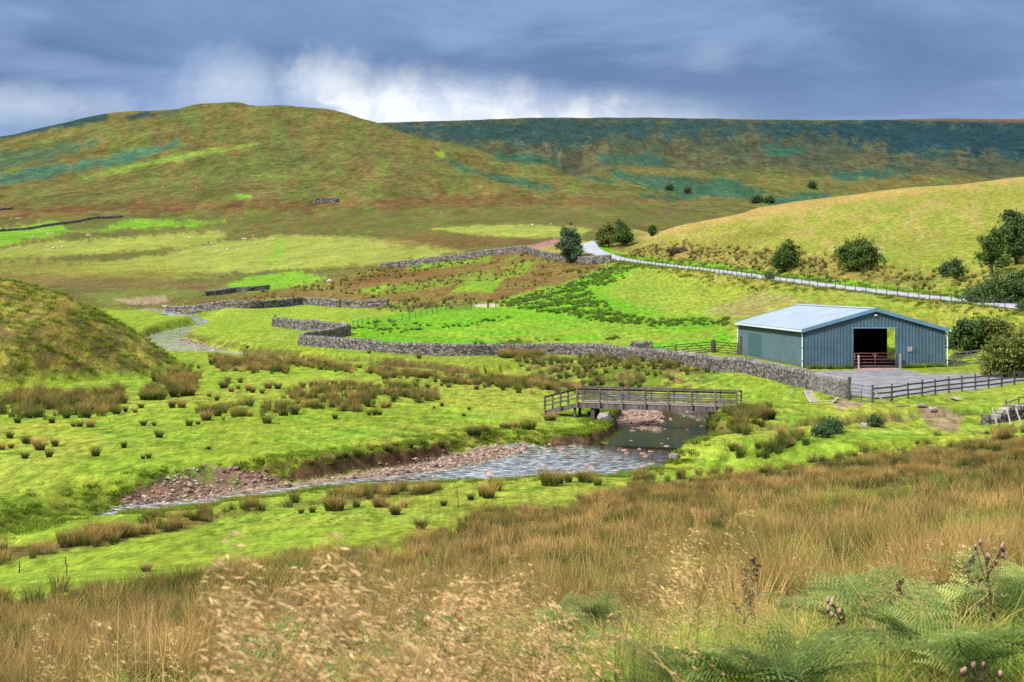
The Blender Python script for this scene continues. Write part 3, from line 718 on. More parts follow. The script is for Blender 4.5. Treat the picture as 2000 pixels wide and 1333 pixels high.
def weather(name, c, dirt):
    # painted steel: vertical streaks, faded patches and mud splashed up from the ground
    m = MATS[name]; t = NT(m.node_tree); b = t.n['Principled BSDF']; old = b.inputs['Base Color'].links[0].from_socket
    pos = t.add('ShaderNodeTexCoord').outputs['Object']
    mp = t.add('ShaderNodeMapping'); mp.inputs['Scale'].default_value = (5, 5, .35); t.l.new(pos, mp.inputs[0])
    st = t.mapr(t.noise(mp.outputs[0], 1.4, 6, .7), .42, .72, 0, .55)
    col = t.mix(st, old, dirt)
    sp = t.add('ShaderNodeSeparateXYZ'); t.l.new(pos, sp.inputs[0])
    sl = t.mapr(t.math('ADD', sp.outputs[2], t.math('MULTIPLY', t.noise(pos, 2.5, 5, .7), .9)), .35, 1.1, .55, 0)
    col = t.mix(sl, col, (.075, .072, .058))
    t.l.new(col, b.inputs['Base Color'])
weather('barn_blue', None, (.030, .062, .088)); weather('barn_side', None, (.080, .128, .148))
simple('patch_blue', (.036, .080, .100), .55, .1, .9)
simple('flashing', (.085, .17, .25), .42, .12, 1.2, spec=.5)
simple('barn_roof', (.185, .232, .285), .38, .08, .35, spec=.45, rand=.025)
simple('white_metal', (.52, .58, .62), .4, .1, 3)
simple('red_steel', (.16, .055, .055), .5, .3, 5)
simple('grey_steel', (.11, .115, .12), .5, .25, 5, metal=.3)
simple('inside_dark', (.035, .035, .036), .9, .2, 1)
simple('road_asphalt', (.235, .245, .275), .85, .14, .8, bump=.3, bscale=8)
simple('yard_gravel', (.115, .115, .130), .9, .25, 1.2, bump=.8, bscale=9, c2=(.18, .175, .187))
simple('sheep_wool', (.46, .43, .37), .95, .15, 6)
simple('bark', (.075, .058, .045), .95, .35, 6, bump=.6)
simple('dead_stem', (.045, .028, .020), .9, .3, 12)
simple('thistle_down', (.30, .19, .15), .95, .35, 30)
simple('wire', (.16, .16, .165), .5, .2, 3, metal=.4)

def blade_mat(name, stops, rand=.3, trans=.25, rough=.75):
    m = bpy.data.materials.new(name); m.use_nodes = True; MATS[name] = m
    t = NT(m.node_tree); b = t.n['Principled BSDF']; out = t.n['Material Output']
    tip = t.add('ShaderNodeAttribute', attribute_name='tip').outputs['Fac']
    oi = t.add('ShaderNodeObjectInfo').outputs['Random']
    pos = t.add('ShaderNodeNewGeometry').outputs['Position']
    n = t.math('ADD', t.math('MULTIPLY', t.noise(pos, .14, 4, .6), .6), t.math('MULTIPLY', t.noise(pos, .9, 4, .6), .4))
    sh = t.math('ADD', t.math('MULTIPLY', t.math('SUBTRACT', oi, .5), .25), t.math('MULTIPLY', t.math('SUBTRACT', n, .5), 1.7))
    c = t.ramp(t.math('ADD', tip, sh, clamp=True), stops)
    c = t.mix(1.0, c, t.mapr(t.math('FRACT', t.math('MULTIPLY', oi, 7.13)), 0, 1, 1 - rand, 1 + rand, False), 'MULTIPLY')
    t.l.new(c, b.inputs['Base Color']); b.inputs['Roughness'].default_value = rough; b.inputs['Specular IOR Level'].default_value = .2
    tr = t.add('ShaderNodeBsdfTranslucent'); t.l.new(c, tr.inputs[0])
    mx = t.add('ShaderNodeMixShader'); mx.inputs[0].default_value = trans
    t.l.new(b.outputs[0], mx.inputs[1]); t.l.new(tr.outputs[0], mx.inputs[2]); t.l.new(mx.outputs[0], out.inputs[0])
    return m
blade_mat('rush', [(0, (.028, .046, .008)), (.40, (.078, .105, .016)), (.70, (.145, .125, .028)), (1, (.235, .145, .048))], rand=.5)
blade_mat('rush_brown', [(0, (.036, .048, .009)), (.30, (.115, .100, .022)), (.6, (.260, .165, .046)), (1, (.42, .255, .095))], rand=.5)
blade_mat('meadow_grass_mat', [(0, (.085, .165, .014)), (.45, (.160, .275, .026)), (.85, (.27, .30, .050)), (1, (.42, .32, .11))], trans=.4, rand=.4)
blade_mat('straw_mat', [(0, (.12, .17, .02)), (.35, (.27, .25, .055)), (.7, (.42, .31, .10)), (1, (.55, .40, .18))], trans=.4, rand=.35)
blade_mat('plume_mat', [(0, (.17, .14, .04)), (.5, (.38, .25, .085)), (1, (.68, .47, .25))], rand=.3, trans=.4)
blade_mat('fern_mat', [(0, (.060, .108, .020)), (.45, (.140, .210, .050)), (1, (.33, .36, .105))], rand=.4, trans=.5)
blade_mat('turf_mat', [(0, (.085, .14, .008)), (.6, (.125, .190, .012)), (1, (.175, .200, .022))], trans=.4)
blade_mat('nettle_mat', [(0, (.045, .090, .010)), (.5, (.080, .150, .016)), (1, (.135, .205, .026))], trans=.35, rand=.4)
def leaf_mat(name, a, b_, c_, trans=.25):
    m = bpy.data.materials.new(name); m.use_nodes = True; MATS[name] = m
    t = NT(m.node_tree); b = t.n['Principled BSDF']; out = t.n['Material Output']
    r = t.add('ShaderNodeAttribute', attribute_name='tip').outputs['Fac']
    pos = t.add('ShaderNodeTexCoord').outputs['Object']
    n = t.noise(pos, 1.2, 4, .6)
    c = t.ramp(t.math('ADD', t.math('MULTIPLY', r, .6), t.math('MULTIPLY', n, .45)), [(.2, a), (.5, b_), (.85, c_)])
    t.l.new(c, b.inputs['Base Color']); b.inputs['Roughness'].default_value = .6; b.inputs['Specular IOR Level'].default_value = .3
    tr = t.add('ShaderNodeBsdfTranslucent'); t.l.new(c, tr.inputs[0])
    mx = t.add('ShaderNodeMixShader'); mx.inputs[0].default_value = trans
    t.l.new(b.outputs[0], mx.inputs[1]); t.l.new(tr.outputs[0], mx.inputs[2]); t.l.new(mx.outputs[0], out.inputs[0])
leaf_mat('leaf_dark', (.028, .058, .011), (.066, .116, .019), (.130, .185, .034), .4)
leaf_mat('leaf_mid', (.022, .050, .012), (.050, .092, .020), (.105, .150, .032))
leaf_mat('leaf_grey', (.026, .058, .024), (.060, .110, .050), (.135, .185, .095), .35)
leaf_mat('leaf_yellow', (.035, .055, .008), (.090, .115, .016), (.17, .17, .03))
leaf_mat('leaf_teal', (.016, .042, .016), (.038, .080, .028), (.080, .130, .046), .3)
leaf_mat('leaf_brown', (.045, .032, .018), (.085, .060, .030), (.14, .10, .05))
# ------------------------------------------------------------------ water
def mat_water():
    m = bpy.data.materials.new('stream_water'); m.use_nodes = True
    t = NT(m.node_tree); b = t.n['Principled BSDF']
    pos = t.add('ShaderNodeNewGeometry').outputs['Position']
    b.inputs['Roughness'].default_value = .025
    b.inputs['IOR'].default_value = 1.33
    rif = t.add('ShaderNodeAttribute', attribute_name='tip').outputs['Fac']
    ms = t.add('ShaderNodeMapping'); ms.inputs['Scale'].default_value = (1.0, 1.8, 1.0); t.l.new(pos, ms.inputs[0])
    foam_glint = t.math('MULTIPLY', t.mapr(t.noise(ms.outputs[0], 1.7, 6, .72, .6), .42, .64), t.mapr(rif, .35, 1.0))
    foam_glint = t.math('MAXIMUM', foam_glint, t.math('MULTIPLY', t.mapr(rif, 1.15, 1.6), t.mapr(t.noise(pos, .9, 5, .7), .42, .60)))
    t.l.new(t.mix(foam_glint, (.020, .019, .008), (.36, .385, .40)), b.inputs['Base Color'])  # white water; on the near riffle also sky reflection painted as pale colour
    t.l.new(t.mapr(foam_glint, 0, .8, .5, .04, False), b.inputs['Specular IOR Level'])
    mp = t.add('ShaderNodeMapping'); mp.inputs['Scale'].default_value = (1.0, 2.2, 1.0); t.l.new(pos, mp.inputs[0])
    n = t.math('ADD', t.noise(mp.outputs[0], 2.4, 4, .6, .5), t.math('MULTIPLY', t.noise(pos, 9.0, 3, .6), .30))
    bp = t.add('ShaderNodeBump'); bp.inputs['Distance'].default_value = .35
    t.l.new(t.mapr(rif, 0, 1, .0015, .018, False), bp.inputs['Strength'])
    t.l.new(n, bp.inputs['Height']); t.l.new(bp.outputs[0], b.inputs['Normal'])
    return m
def build_water():
    n = len(ST)
    fi = np.unique(np.concatenate([np.linspace(0, n - 1, (n - 1) * 8 + 1), np.linspace(5, 13, 420)])); cols = 81
    A = np.stack([np.interp(fi, np.arange(n), SA[:, k]) for k in (0, 1)], 1); B = np.stack([np.interp(fi, np.arange(n), SB[:, k]) for k in (0, 1)], 1)
    Wz = np.interp(fi, np.arange(n), SW)
    D = B - A; L = np.linalg.norm(D, axis=1, keepdims=True); D = D / L
    sv = np.linspace(0, 1, cols)[None, :] * (L + 2.0) - 1.0
    X = A[:, :1] + D[:, :1] * sv; Y = A[:, 1:] + D[:, 1:] * sv; Z = np.repeat(Wz[:, None], cols, 1)
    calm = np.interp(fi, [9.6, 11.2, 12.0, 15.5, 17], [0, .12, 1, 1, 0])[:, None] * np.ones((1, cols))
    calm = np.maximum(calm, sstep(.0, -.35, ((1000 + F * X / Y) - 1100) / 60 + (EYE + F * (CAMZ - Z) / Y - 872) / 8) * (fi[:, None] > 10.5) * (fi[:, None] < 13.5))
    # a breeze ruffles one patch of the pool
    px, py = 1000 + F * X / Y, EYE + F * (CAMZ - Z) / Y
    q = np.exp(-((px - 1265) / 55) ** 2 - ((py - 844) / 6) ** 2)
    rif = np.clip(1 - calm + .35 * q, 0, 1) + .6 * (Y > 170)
    Z = Z + rif * ((fbm(X / .42, Y / .30, 95, 3) - .5) * .004 + (fbm(X / 1.6, Y / 1.0, 96, 2) - .5) * .008)
    V = np.stack([X, Y, Z], -1).reshape(-1, 3)
    idx = np.arange(len(V)).reshape(len(fi), cols)
    f = np.stack([idx[:-1, :-1], idx[:-1, 1:], idx[1:, 1:], idx[1:, :-1]], -1).reshape(-1, 4)
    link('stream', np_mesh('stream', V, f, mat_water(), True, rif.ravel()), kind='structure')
build_water()

# ------------------------------------------------------------------ road and yard
def ribbon(name, C, hw, mat, dz, cross=7, kind='structure'):
    V = []
    for i in range(len(C)):
        d = C[min(i + 1, len(C) - 1)] - C[max(i - 1, 0)]; d = d[:2] / np.linalg.norm(d[:2]); nn = np.array([d[1], -d[0]])
        for s in np.linspace(-hw, hw, cross):
            p = C[i][:2] + nn * s
            V.append((p[0], p[1], C[i][2] + dz + .03 * (1 - (s / hw) ** 2)))
    idx = np.arange(len(V)).reshape(len(C), cross)
    f = np.stack([idx[:-1, :-1], idx[:-1, 1:], idx[1:, 1:], idx[1:, :-1]], -1).reshape(-1, 4)
    return link(name, np_mesh(name, V, f, mat, True), kind=kind)
ribbon('road', ROADC, 2.5, MATS['road_asphalt'], .03)
def build_yard():
    lo, hi = YARD.min(0), YARD.max(0)
    gx, gy = np.meshgrid(np.arange(lo[0], hi[0], .5), np.arange(lo[1], hi[1], .5))
    sdv = poly_sd(gx.ravel(), gy.ravel(), YARD).reshape(gx.shape) + (fbm(gx / 2, gy / 2, 81, 3) - .5) * 2.2
    z = H(gx.ravel(), gy.ravel()).reshape(gx.shape) + .035 - sstep(-.6, .6, sdv) * .12
    idx = np.arange(gx.size).reshape(gx.shape)
    f = np.stack([idx[:-1, :-1], idx[:-1, 1:], idx[1:, 1:], idx[1:, :-1]], -1)
    ok = (sdv[:-1, :-1] < .8) & (sdv[1:, 1:] < .8) & (sdv[:-1, 1:] < .8) & (sdv[1:, :-1] < .8)
    link('gravel_yard', np_mesh('gravel_yard', np.stack([gx, gy, z], -1).reshape(-1, 3), f[ok], MATS['yard_gravel'], True), kind='structure')
build_yard()

# ------------------------------------------------------------------ dry stone walls
CUBE = np.array([(x, y, z) for x in (-.5, .5) for y in (-.5, .5) for z in (-.5, .5)])
CF = np.array([(0, 1, 3, 2), (4, 6, 7, 5), (0, 4, 5, 1), (2, 3, 7, 6), (0, 2, 6, 4), (1, 5, 7, 3)])
def rough_box(seed, j=.13):
    """a stone: cube with chamfered, uneven corners"""
    rng = np.random.default_rng(seed)
    bm = bmesh.new(); bmesh.ops.create_cube(bm, size=1.0)
    bmesh.ops.bevel(bm, geom=bm.edges[:], offset=.14, segments=1, affect='EDGES')
    for v in bm.verts:
        v.co += Vector(rng.uniform(-j, j, 3)) * .55
    return bm
STONE_ME = []
for s_ in range(10):
    bm = rough_box(s_); me = bpy.data.meshes.new('stone'); bm.to_mesh(me); bm.free()
    me.materials.append(MATS['stone' if s_ < 7 else 'stone_lichen']); STONE_ME.append(me)
COPE_ME = []
for s_ in range(4):
    bm = rough_box(40 + s_); me = bpy.data.meshes.new('coping_stone'); bm.to_mesh(me); bm.free()
    me.materials.append(MATS['stone_lichen']); COPE_ME.append(me)
def resample(pts, step):
    pts = np.asarray(pts, float); L = np.concatenate([[0], np.cumsum(np.linalg.norm(np.diff(pts, axis=0), axis=1))])
    s = np.linspace(0, L[-1], max(2, int(L[-1] / step) + 1))
    return np.stack([np.interp(s, L, pts[:, k]) for k in range(pts.shape[1])], 1), s
def wall(label, path, height=1.3, thick=.55, ch=.15, sl=.34, parts=0, seed=1, cope=True, name='dry_stone_wall', vary=.10, taper=0):
    """path: list of world xy. Stones are laid in courses on both faces over a dark core; the nearest ones are single parts"""
    rng = np.random.default_rng(seed)
    P, S = resample(path, .5)
    T = np.gradient(P, axis=0); T /= np.linalg.norm(T, axis=1)[:, None]; N = np.stack([T[:, 1], -T[:, 0]], 1)
    Zb = H(P[:, 0], P[:, 1]); Zb = np.convolve(np.pad(Zb, 2, mode='edge'), np.ones(5) / 5, 'valid')
    HH = height * (1 + (fbm(S / 7, S * 0, seed, 3) - .5) * 2 * vary)
    if taper: HH = HH * (.15 + .85 * sstep(0, taper, S))
    org = Vector((P[0, 0], P[0, 1], Zb[0]))
    root = empty(name, org, label=label, cat='stone wall', group='dry stone walls')
    # core
    V = []; 
    for i in range(len(P)):
        for s, zz, w in ((-1, -.3, .44), (-1, HH[i] - .06, .30), (1, HH[i] - .06, .30), (1, -.3, .44)):
            q = P[i] + N[i] * s * thick * w
            V.append((q[0] - org.x, q[1] - org.y, Zb[i] + zz - org.z))
    Fc = []
    for i in range(len(P) - 1):
        for k in range(4):
            Fc.append((i * 4 + k, i * 4 + (k + 1) % 4, (i + 1) * 4 + (k + 1) % 4, (i + 1) * 4 + k))
    e = (len(P) - 1) * 4
    Fc += [(0, 1, 2, 3), (e + 3, e + 2, e + 1, e)]
    link('core', np_mesh('core', V, np.array(Fc), MATS['stone_core']), root)
    # stones
    st = []
    for side in (-1, 1):
        nc = int(height * (1 + vary) / ch) + 1
        for c in range(nc):
            s = rng.uniform(-sl, 0)
            while s < S[-1]:
                L = sl * rng.uniform(.55, 1.5); m = s + L / 2
                if 0 <= m <= S[-1]:
                    hh = np.interp(m, S, HH); zc = (c + .5) * ch - .06
                    if zc < hh - .04:
                        f = zc / hh; off = thick * (.50 - .13 * f) - .09
                        st.append((m, side * off, zc, L * .97, rng.uniform(.18, .26), ch * rng.uniform(.85, 1.12), rng.uniform(-.05, .05), 0))
                s += L
    for k in (-1, 1):                                         # wall heads
        for c in range(int(height / ch)):
            for q in range(3):
                st.append((0.02 if k < 0 else S[-1] - .02, (q - 1) * thick * .30, (c + .5) * ch - .04, .24, .2, ch, rng.uniform(-.2, .2), 0))
    if cope:
        s = 0
        while s < S[-1]:
            w = rng.uniform(.10, .19) * sl / .34
            st.append((s + w / 2, rng.uniform(-.03, .03), np.interp(s, S, HH) + rng.uniform(.02, .09), w, thick * rng.uniform(.75, 1.0), rng.uniform(.22, .34), rng.uniform(-.12, .12), 1))
            s += w * 1.02
    st = np.array(st)
    m = st[:, 0]
    px_, py_ = np.interp(m, S, P[:, 0]), np.interp(m, S, P[:, 1])
    tx, ty = np.interp(m, S, T[:, 0]), np.interp(m, S, T[:, 1]); zb = np.interp(m, S, Zb)
    cx, cy, cz = px_ + ty * st[:, 1], py_ - tx * st[:, 1], zb + st[:, 2]
    ang = np.arctan2(ty, tx) + st[:, 6]
    # ones on the face towards the camera, nearest first, become parts
    facing = ((cx * ty * np.sign(st[:, 1]) - cy * tx * np.sign(st[:, 1])) < 0) | (st[:, 7] > 0)
    order = np.argsort(np.hypot(cx, cy) + np.where(facing, 0, 1e4))
    single = order[:parts]; rest = order[parts:]
    for i in single:
        me = COPE_ME[i % 4] if st[i, 7] else STONE_ME[i % 10]
        o = link('coping_stone' if st[i, 7] else 'stone', me, root)
        o.location = (cx[i] - org.x, cy[i] - org.y, cz[i] - org.z)
        o.scale = (st[i, 3], st[i, 4], st[i, 5]); o.rotation_euler = (random.uniform(-.06, .06), random.uniform(-.08, .08), ang[i])
    for kind_, nm, mat in ((0, 'stonework', 'stone_bulk'), (1, 'coping', 'cope_bulk')):
        r = rest[st[rest, 7] == kind_]
        if not len(r): continue
        v = CUBE[None] * (1 - .0) + rng.uniform(-.10, .10, (len(r), 8, 3))
        v = v * st[r][:, None, [3, 4, 5]]
        tilt = rng.uniform(-.1, .1, len(r))[:, None]; v[..., 2] += v[..., 0] * tilt
        ca, sa = np.cos(ang[r])[:, None], np.sin(ang[r])[:, None]
        x = v[..., 0] * ca - v[..., 1] * sa + (cx[r] - org.x)[:, None]; y = v[..., 0] * sa + v[..., 1] * ca + (cy[r] - org.y)[:, None]
        z = v[..., 2] + (cz[r] - org.z)[:, None]
        f = (CF[None] + (np.arange(len(r)) * 8)[:, None, None]).reshape(-1, 4)
        me = np_mesh(nm, np.stack([x, y, z], -1).reshape(-1, 3), f, MATS[mat], False, np.repeat(rng.uniform(0, 1, len(r)), 8))
        link(nm, me, root, kind='stuff')
    return root
def bulk_mat(name, lo, mid, hi):
    m = bpy.data.materials.new(name); m.use_nodes = True; MATS[name] = m
    t = NT(m.node_tree); b = t.n['Principled BSDF']
    r = t.add('ShaderNodeAttribute', attribute_name='tip').outputs['Fac']
    pos = t.add('ShaderNodeNewGeometry').outputs['Position']
    c = t.ramp(t.math('ADD', t.math('MULTIPLY', r, .7), t.math('MULTIPLY', t.noise(pos, 4., 5, .6), .4), clamp=True), [(.2, lo), (.55, mid), (.9, hi)])
    t.l.new(c, b.inputs['Base Color']); b.inputs['Roughness'].default_value = .9; b.inputs['Specular IOR Level'].default_value = .2
bulk_mat('stone_bulk', (.032, .028, .025), (.088, .078, .070), (.20, .182, .165))
bulk_mat('cope_bulk', (.085, .080, .074), (.155, .148, .140), (.27, .26, .245))
bulk_mat('gravel_bulk', (.070, .044, .032), (.175, .120, .090), (.32, .255, .21))

def W(px, d): return ((px - 1000) / F * d, d)
main_path = catmull([W(*q) for q in ((1655, 99.5), (1610, 105), (1560, 112), (1486, 122), (1405, 131.5), (1330, 141), (1250, 151), (1180, 158.5), (1100, 165), (1000, 166), (900, 165), (800, 168), (700, 175), (586, 185))], 8)
wall('long grey dry stone wall curving from the yard gate across the valley floor', main_path, 1.14, .52, .14, .30, parts=300, seed=3)
wall('short oblique stone wall joining the two zigzag corners behind the long wall', [W(590, 185.6), W(640, 193), W(681, 201)], 1.30, .55, .16, .4, seed=4)
wall('stone wall running left from the zigzag corner, stub post at its end', [W(681.5, 201.8), W(650, 207), (W(600, 214)), W(565, 220), W(534, 226)], 1.30, .55, .16, .4, seed=5)
wall('distant wavy stone wall beside the upper stream bend', catmull([W(326, 312), W(400, 306), W(480, 300), (W(540, 305)), W(600, 312), W(664, 300)], 6), 1.45, .6, .24, .6, seed=6)
wall('short distant stone wall right of a small gap in the valley', [W(672, 299), W(715, 297), W(757, 295)], 1.35, .6, .24, .6, seed=7)
wall('far stone wall on the bank behind the wavy stream wall', catmull([W(400, 352), W(430, 358), (W(455, 366)), W(490, 368), W(525, 372)], 5), 1.1, .6, .3, .8, seed=8)
wall('stone wall climbing from the rough pasture to the roadside corner', catmull([W(745, 420), W(830, 405), W(900, 395), W(970, 385), W(1028, 372)], 6), 1.5, .6, .26, .7, seed=9)
wall('roadside stone wall dipping from the corner below the lone tree', catmull([W(1030, 371), W(1045, 352), W(1075, 338), W(1115, 326), W(1155, 316), W(1192, 308)], 6), 1.5, .6, .24, .6, seed=10)
wall('faint far stone wall along the upper left pasture edge', catmull([W(-60, 800), W(0, 830), W(60, 860), W(120, 890), W(180, 920), W(240, 940)], 5), 1.3, .8, .45, 1.6, seed=12)
wall('faint wall corner at the far left edge below the hill', [W(-60, 960), W(0, 985), W(25, 1000)], 1.4, .8, .45, 1.6, seed=13)
# sheepfold on the moor edge: four low walls in one thing
fx, fy = W(613, 1040); gx2, _ = W(655, 1040)
wall('small grey stone sheepfold alone on the brown moor', [(fx, fy), (gx2, fy + 1), (gx2 + 1, fy + 11), (fx + 1, fy + 11), (fx, fy + 1.2)], 2.3, .8, .5, 1.6, seed=14, name='sheepfold')
wall('ruined stone wall under fallen poles at the right edge of the gully', [W(1925, 84), W(1960, 85), W(2005, 86.5), W(2080, 88)], .62, .6, .15, .30, seed=15, vary=.35, taper=2.5, name='ruined_wall')
wall('short stub of dark stone wall behind the long wall', [W(1234, 155), W(1272, 154.5)], 1.7, .6, .2, .5, seed=16)

# ------------------------------------------------------------------ barn
def build_barn():
    M = Matrix(((E1.x, E2.x, 0, B0.x), (E1.y, E2.y, 0, B0.y), (0, 0, 1, BZ0), (0, 0, 0, 1)))
    root = empty('barn', (B0.x, B0.y, BZ0), math.atan2(E1.y, E1.x), label='blue-grey corrugated steel barn with pale roof and open doorway', cat='barn')
    EH, RH = 3.52, 5.42
    def top(u): return EH + (RH - EH) * (1 - abs(u - BW / 2) / (BW / 2))
    def sheet(name, axis, a, b, at, zb, zt, mat, inward, ribs=5):
        """profiled steel sheet from a to b along an axis; raised ribs on the outer face, flat inner face"""
        w = (b - a); n = max(2, round(w * ribs)); prof = []
        for i in range(n):
            p0 = a + w * i / n; q = w / n
            prof += [(p0, 0), (p0 + q * .50, 0), (p0 + q * .58, .055), (p0 + q * .92, .055)]
        prof.append((b, 0))
        vs = []
        for u, o in prof:
            for z in (zb(u), zt(u)):
                for oo in (o, -.03):
                    vs.append((u, at - inward * oo, z) if axis == 0 else (at - inward * oo, u, z))
        fs = []
        for i in range(len(prof) - 1):
            k, l = i * 4, (i + 1) * 4
            fs += [(k, l, l + 2, k + 2), (k + 1, k + 3, l + 3, l + 1), (k, k + 1, l + 1, l), (k + 2, l + 2, l + 3, k + 3)]
        e = (len(prof) - 1) * 4
        fs += [(0, 2, 3, 1), (e, e + 1, e + 3, e + 2)]
        mb = MB(); mb.face_set(vs, fs); return mb.build(name, MATS[mat], root)
    D0, D1, DH = 4.72, 8.80, 3.62
    cuts = list(np.linspace(0.06, D0, 6)) + list(np.linspace(D0, D1, 5))[1:] + list(np.linspace(D1, BW - .06, 6))[1:]
    zero = lambda u: .02
    for a, b in zip(cuts[:-1], cuts[1:]):
        door = a >= D0 - .01 and b <= D1 + .01
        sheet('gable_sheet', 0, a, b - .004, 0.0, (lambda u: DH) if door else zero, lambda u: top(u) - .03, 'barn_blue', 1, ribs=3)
    ycuts = np.linspace(.06, BL - .06, 26)
    for a, b in zip(ycuts[:-1], ycuts[1:]):
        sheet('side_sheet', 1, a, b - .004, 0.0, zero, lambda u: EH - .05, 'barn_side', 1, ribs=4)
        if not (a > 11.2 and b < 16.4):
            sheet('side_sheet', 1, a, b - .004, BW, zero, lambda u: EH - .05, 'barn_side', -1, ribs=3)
    for a, b in zip(np.linspace(.06, BW - .06, 15)[:-1], np.linspace(.06, BW - .06, 15)[1:]):
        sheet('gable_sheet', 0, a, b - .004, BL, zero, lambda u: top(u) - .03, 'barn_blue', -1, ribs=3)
    # roof sheets
    ov, eo = .22, .30
    rc = np.linspace(-ov, BL + ov, 26)
    k = (RH - EH) / (BW / 2)
    for side in (-1, 1):
        for a, b in zip(rc[:-1], rc[1:]):
            mb = MB(); n = 4; vs = []; prof = []
            for i in range(n):
                p0 = a + (b - a) * i / n; q = (b - a) / n
                prof += [(p0, 0), (p0 + q * .55, 0), (p0 + q * .65, .022), (p0 + q * .9, .022)]
            prof.append((b - .003, 0))
            for v, o in prof:
                for u in (-eo, BW / 2):
                    z = EH + k * u + .03
                    uu = u if side < 0 else BW - u
                    vs += [(uu, v, z + o + .05), (uu, v, z)]
            fs = []
            for i in range(len(prof) - 1):
                p, l = i * 4, (i + 1) * 4
                fs += [(p, l, l + 2, p + 2), (p + 1, p + 3, l + 3, l + 1), (p, p + 1, l + 1, l), (p + 2, l + 2, l + 3, p + 3)]
            e = (len(prof) - 1) * 4
            fs += [(0, 2, 3, 1), (e, e + 1, e + 3, e + 2)]
            mb.face_set(vs, fs); mb.build('roof_sheet', MATS['barn_roof'], root)
    # ridge cap, barge flashings, gutters, downpipes, frame posts
    mb = MB()
    for s in (-1, 1):
        mb.bar((BW / 2 + s * .17, -ov - .02, RH + .10), (BW / 2 + s * .17, BL + ov + .02, RH + .10), .36, .03, up=(s * k, 0, 1))
    mb.build('ridge_cap', MATS['barn_roof'], root)
    for v in (-ov - .03, BL + ov + .03):
        for s in (-1, 1):
            u0 = BW / 2 + s * (BW / 2 + eo)
            for q in range(3):
                f0, f1 = q / 3, (q + 1) / 3 - .004
                P0 = Vector((BW / 2 + (u0 - BW / 2) * f0, v, RH + .03 - (RH - EH + k * eo) * f0 - .06)); P1 = Vector((BW / 2 + (u0 - BW / 2) * f1, v, RH + .03 - (RH - EH + k * eo) * f1 - .06))
                MB().bar(P0, P1, .07, .33).build('barge_flashing', MATS['flashing'], root)
    for u in (-eo - .07, BW + eo + .07):
        mb = MB(); zc = EH - k * eo - .03
        mb.box((u - .08, -ov, zc - .09), (u + .08, BL + ov, zc - .07)); mb.box((u - .09, -ov, zc - .09), (u - .07, BL + ov, zc + .05)); mb.box((u + .07, -ov, zc - .09), (u + .09, BL + ov, zc + .05))
        mb.build('gutter', MATS['white_metal'], root)
    for u, v in ((-.14, .05), (-.14, BL - .1), (BW + .14, -.02)):
        o = MB().tube([(u - .12 if u < 0 else u + .12, v, EH - .22), (u, v, EH - .5), (u, v, .0)], .055, 8).build('downpipe', MATS['white_metal'], root)
        for zz in (.6, 1.8, 2.9):
            MB().box((u - .075, v - .075, zz), (u + .075, v + .075, zz + .05)).build('pipe_bracket', MATS['grey_steel'], o)
    for u in (D0 - .08, D1 + .08):
        MB().box((u - .09, -.075, 0), (u + .09, .06, DH + .10)).build('door_jamb', MATS['barn_blue'], root)
    MB().box((D0 - .17, -.076, DH + .0), (D1 + .17, -.049, DH + .14)).build('door_lintel', MATS['flashing'], root)
    MB().box((.05, .0, -.25), (BW - .05, .14, .02)).build('plinth', MATS['inside_dark'], root)
    # darker repaired panel and narrow door on the side wall
    MB().box((-.066, 15.0, .25), (-.05, 20.2, 2.55)).build('repair_panel', MATS['patch_blue'], root)
    d = MB().box((-.09, 22.9, .05), (-.05, 23.9, 2.1)).build('side_door', MATS['dark_timber'], root)
    MB().box((-.14, 23.05, 1.0), (-.092, 23.12, 1.2)).build('handle', MATS['grey_steel'], d)
    # steel frames and floor inside
    for v in (.4, 8.3, 16.5, BL - .4):
        mb = MB()
        for u in (.25, BW - .25): mb.box((u - .12, v - .1, 0), (u + .12, v + .1, EH - .1))
        mb.bar((.25, v, EH - .22), (BW / 2, v, RH - .2), .16, .26); mb.bar((BW - .25, v, EH - .22), (BW / 2, v, RH - .2), .16, .26)
        mb.build('portal_frame', MATS['inside_dark'], root)
    MB().box((.1, .15, -.1), (BW - .1, BL - .1, .03)).build('floor_slab', MATS['inside_dark'], root)
    MB().box((9.95, -.10, 1.45), (10.40, -.05, 1.90)).build('meter_box', MATS['pale_timber'], root)
    MB().box((BW / 2 - .12, -.22, RH - .62), (BW / 2 + .12, -.08, RH - .50)).build('floodlight', MATS['white_metal'], root)
    return M
BM = build_barn()
def bp(u, v, z): return BM @ Vector((u, v, z))

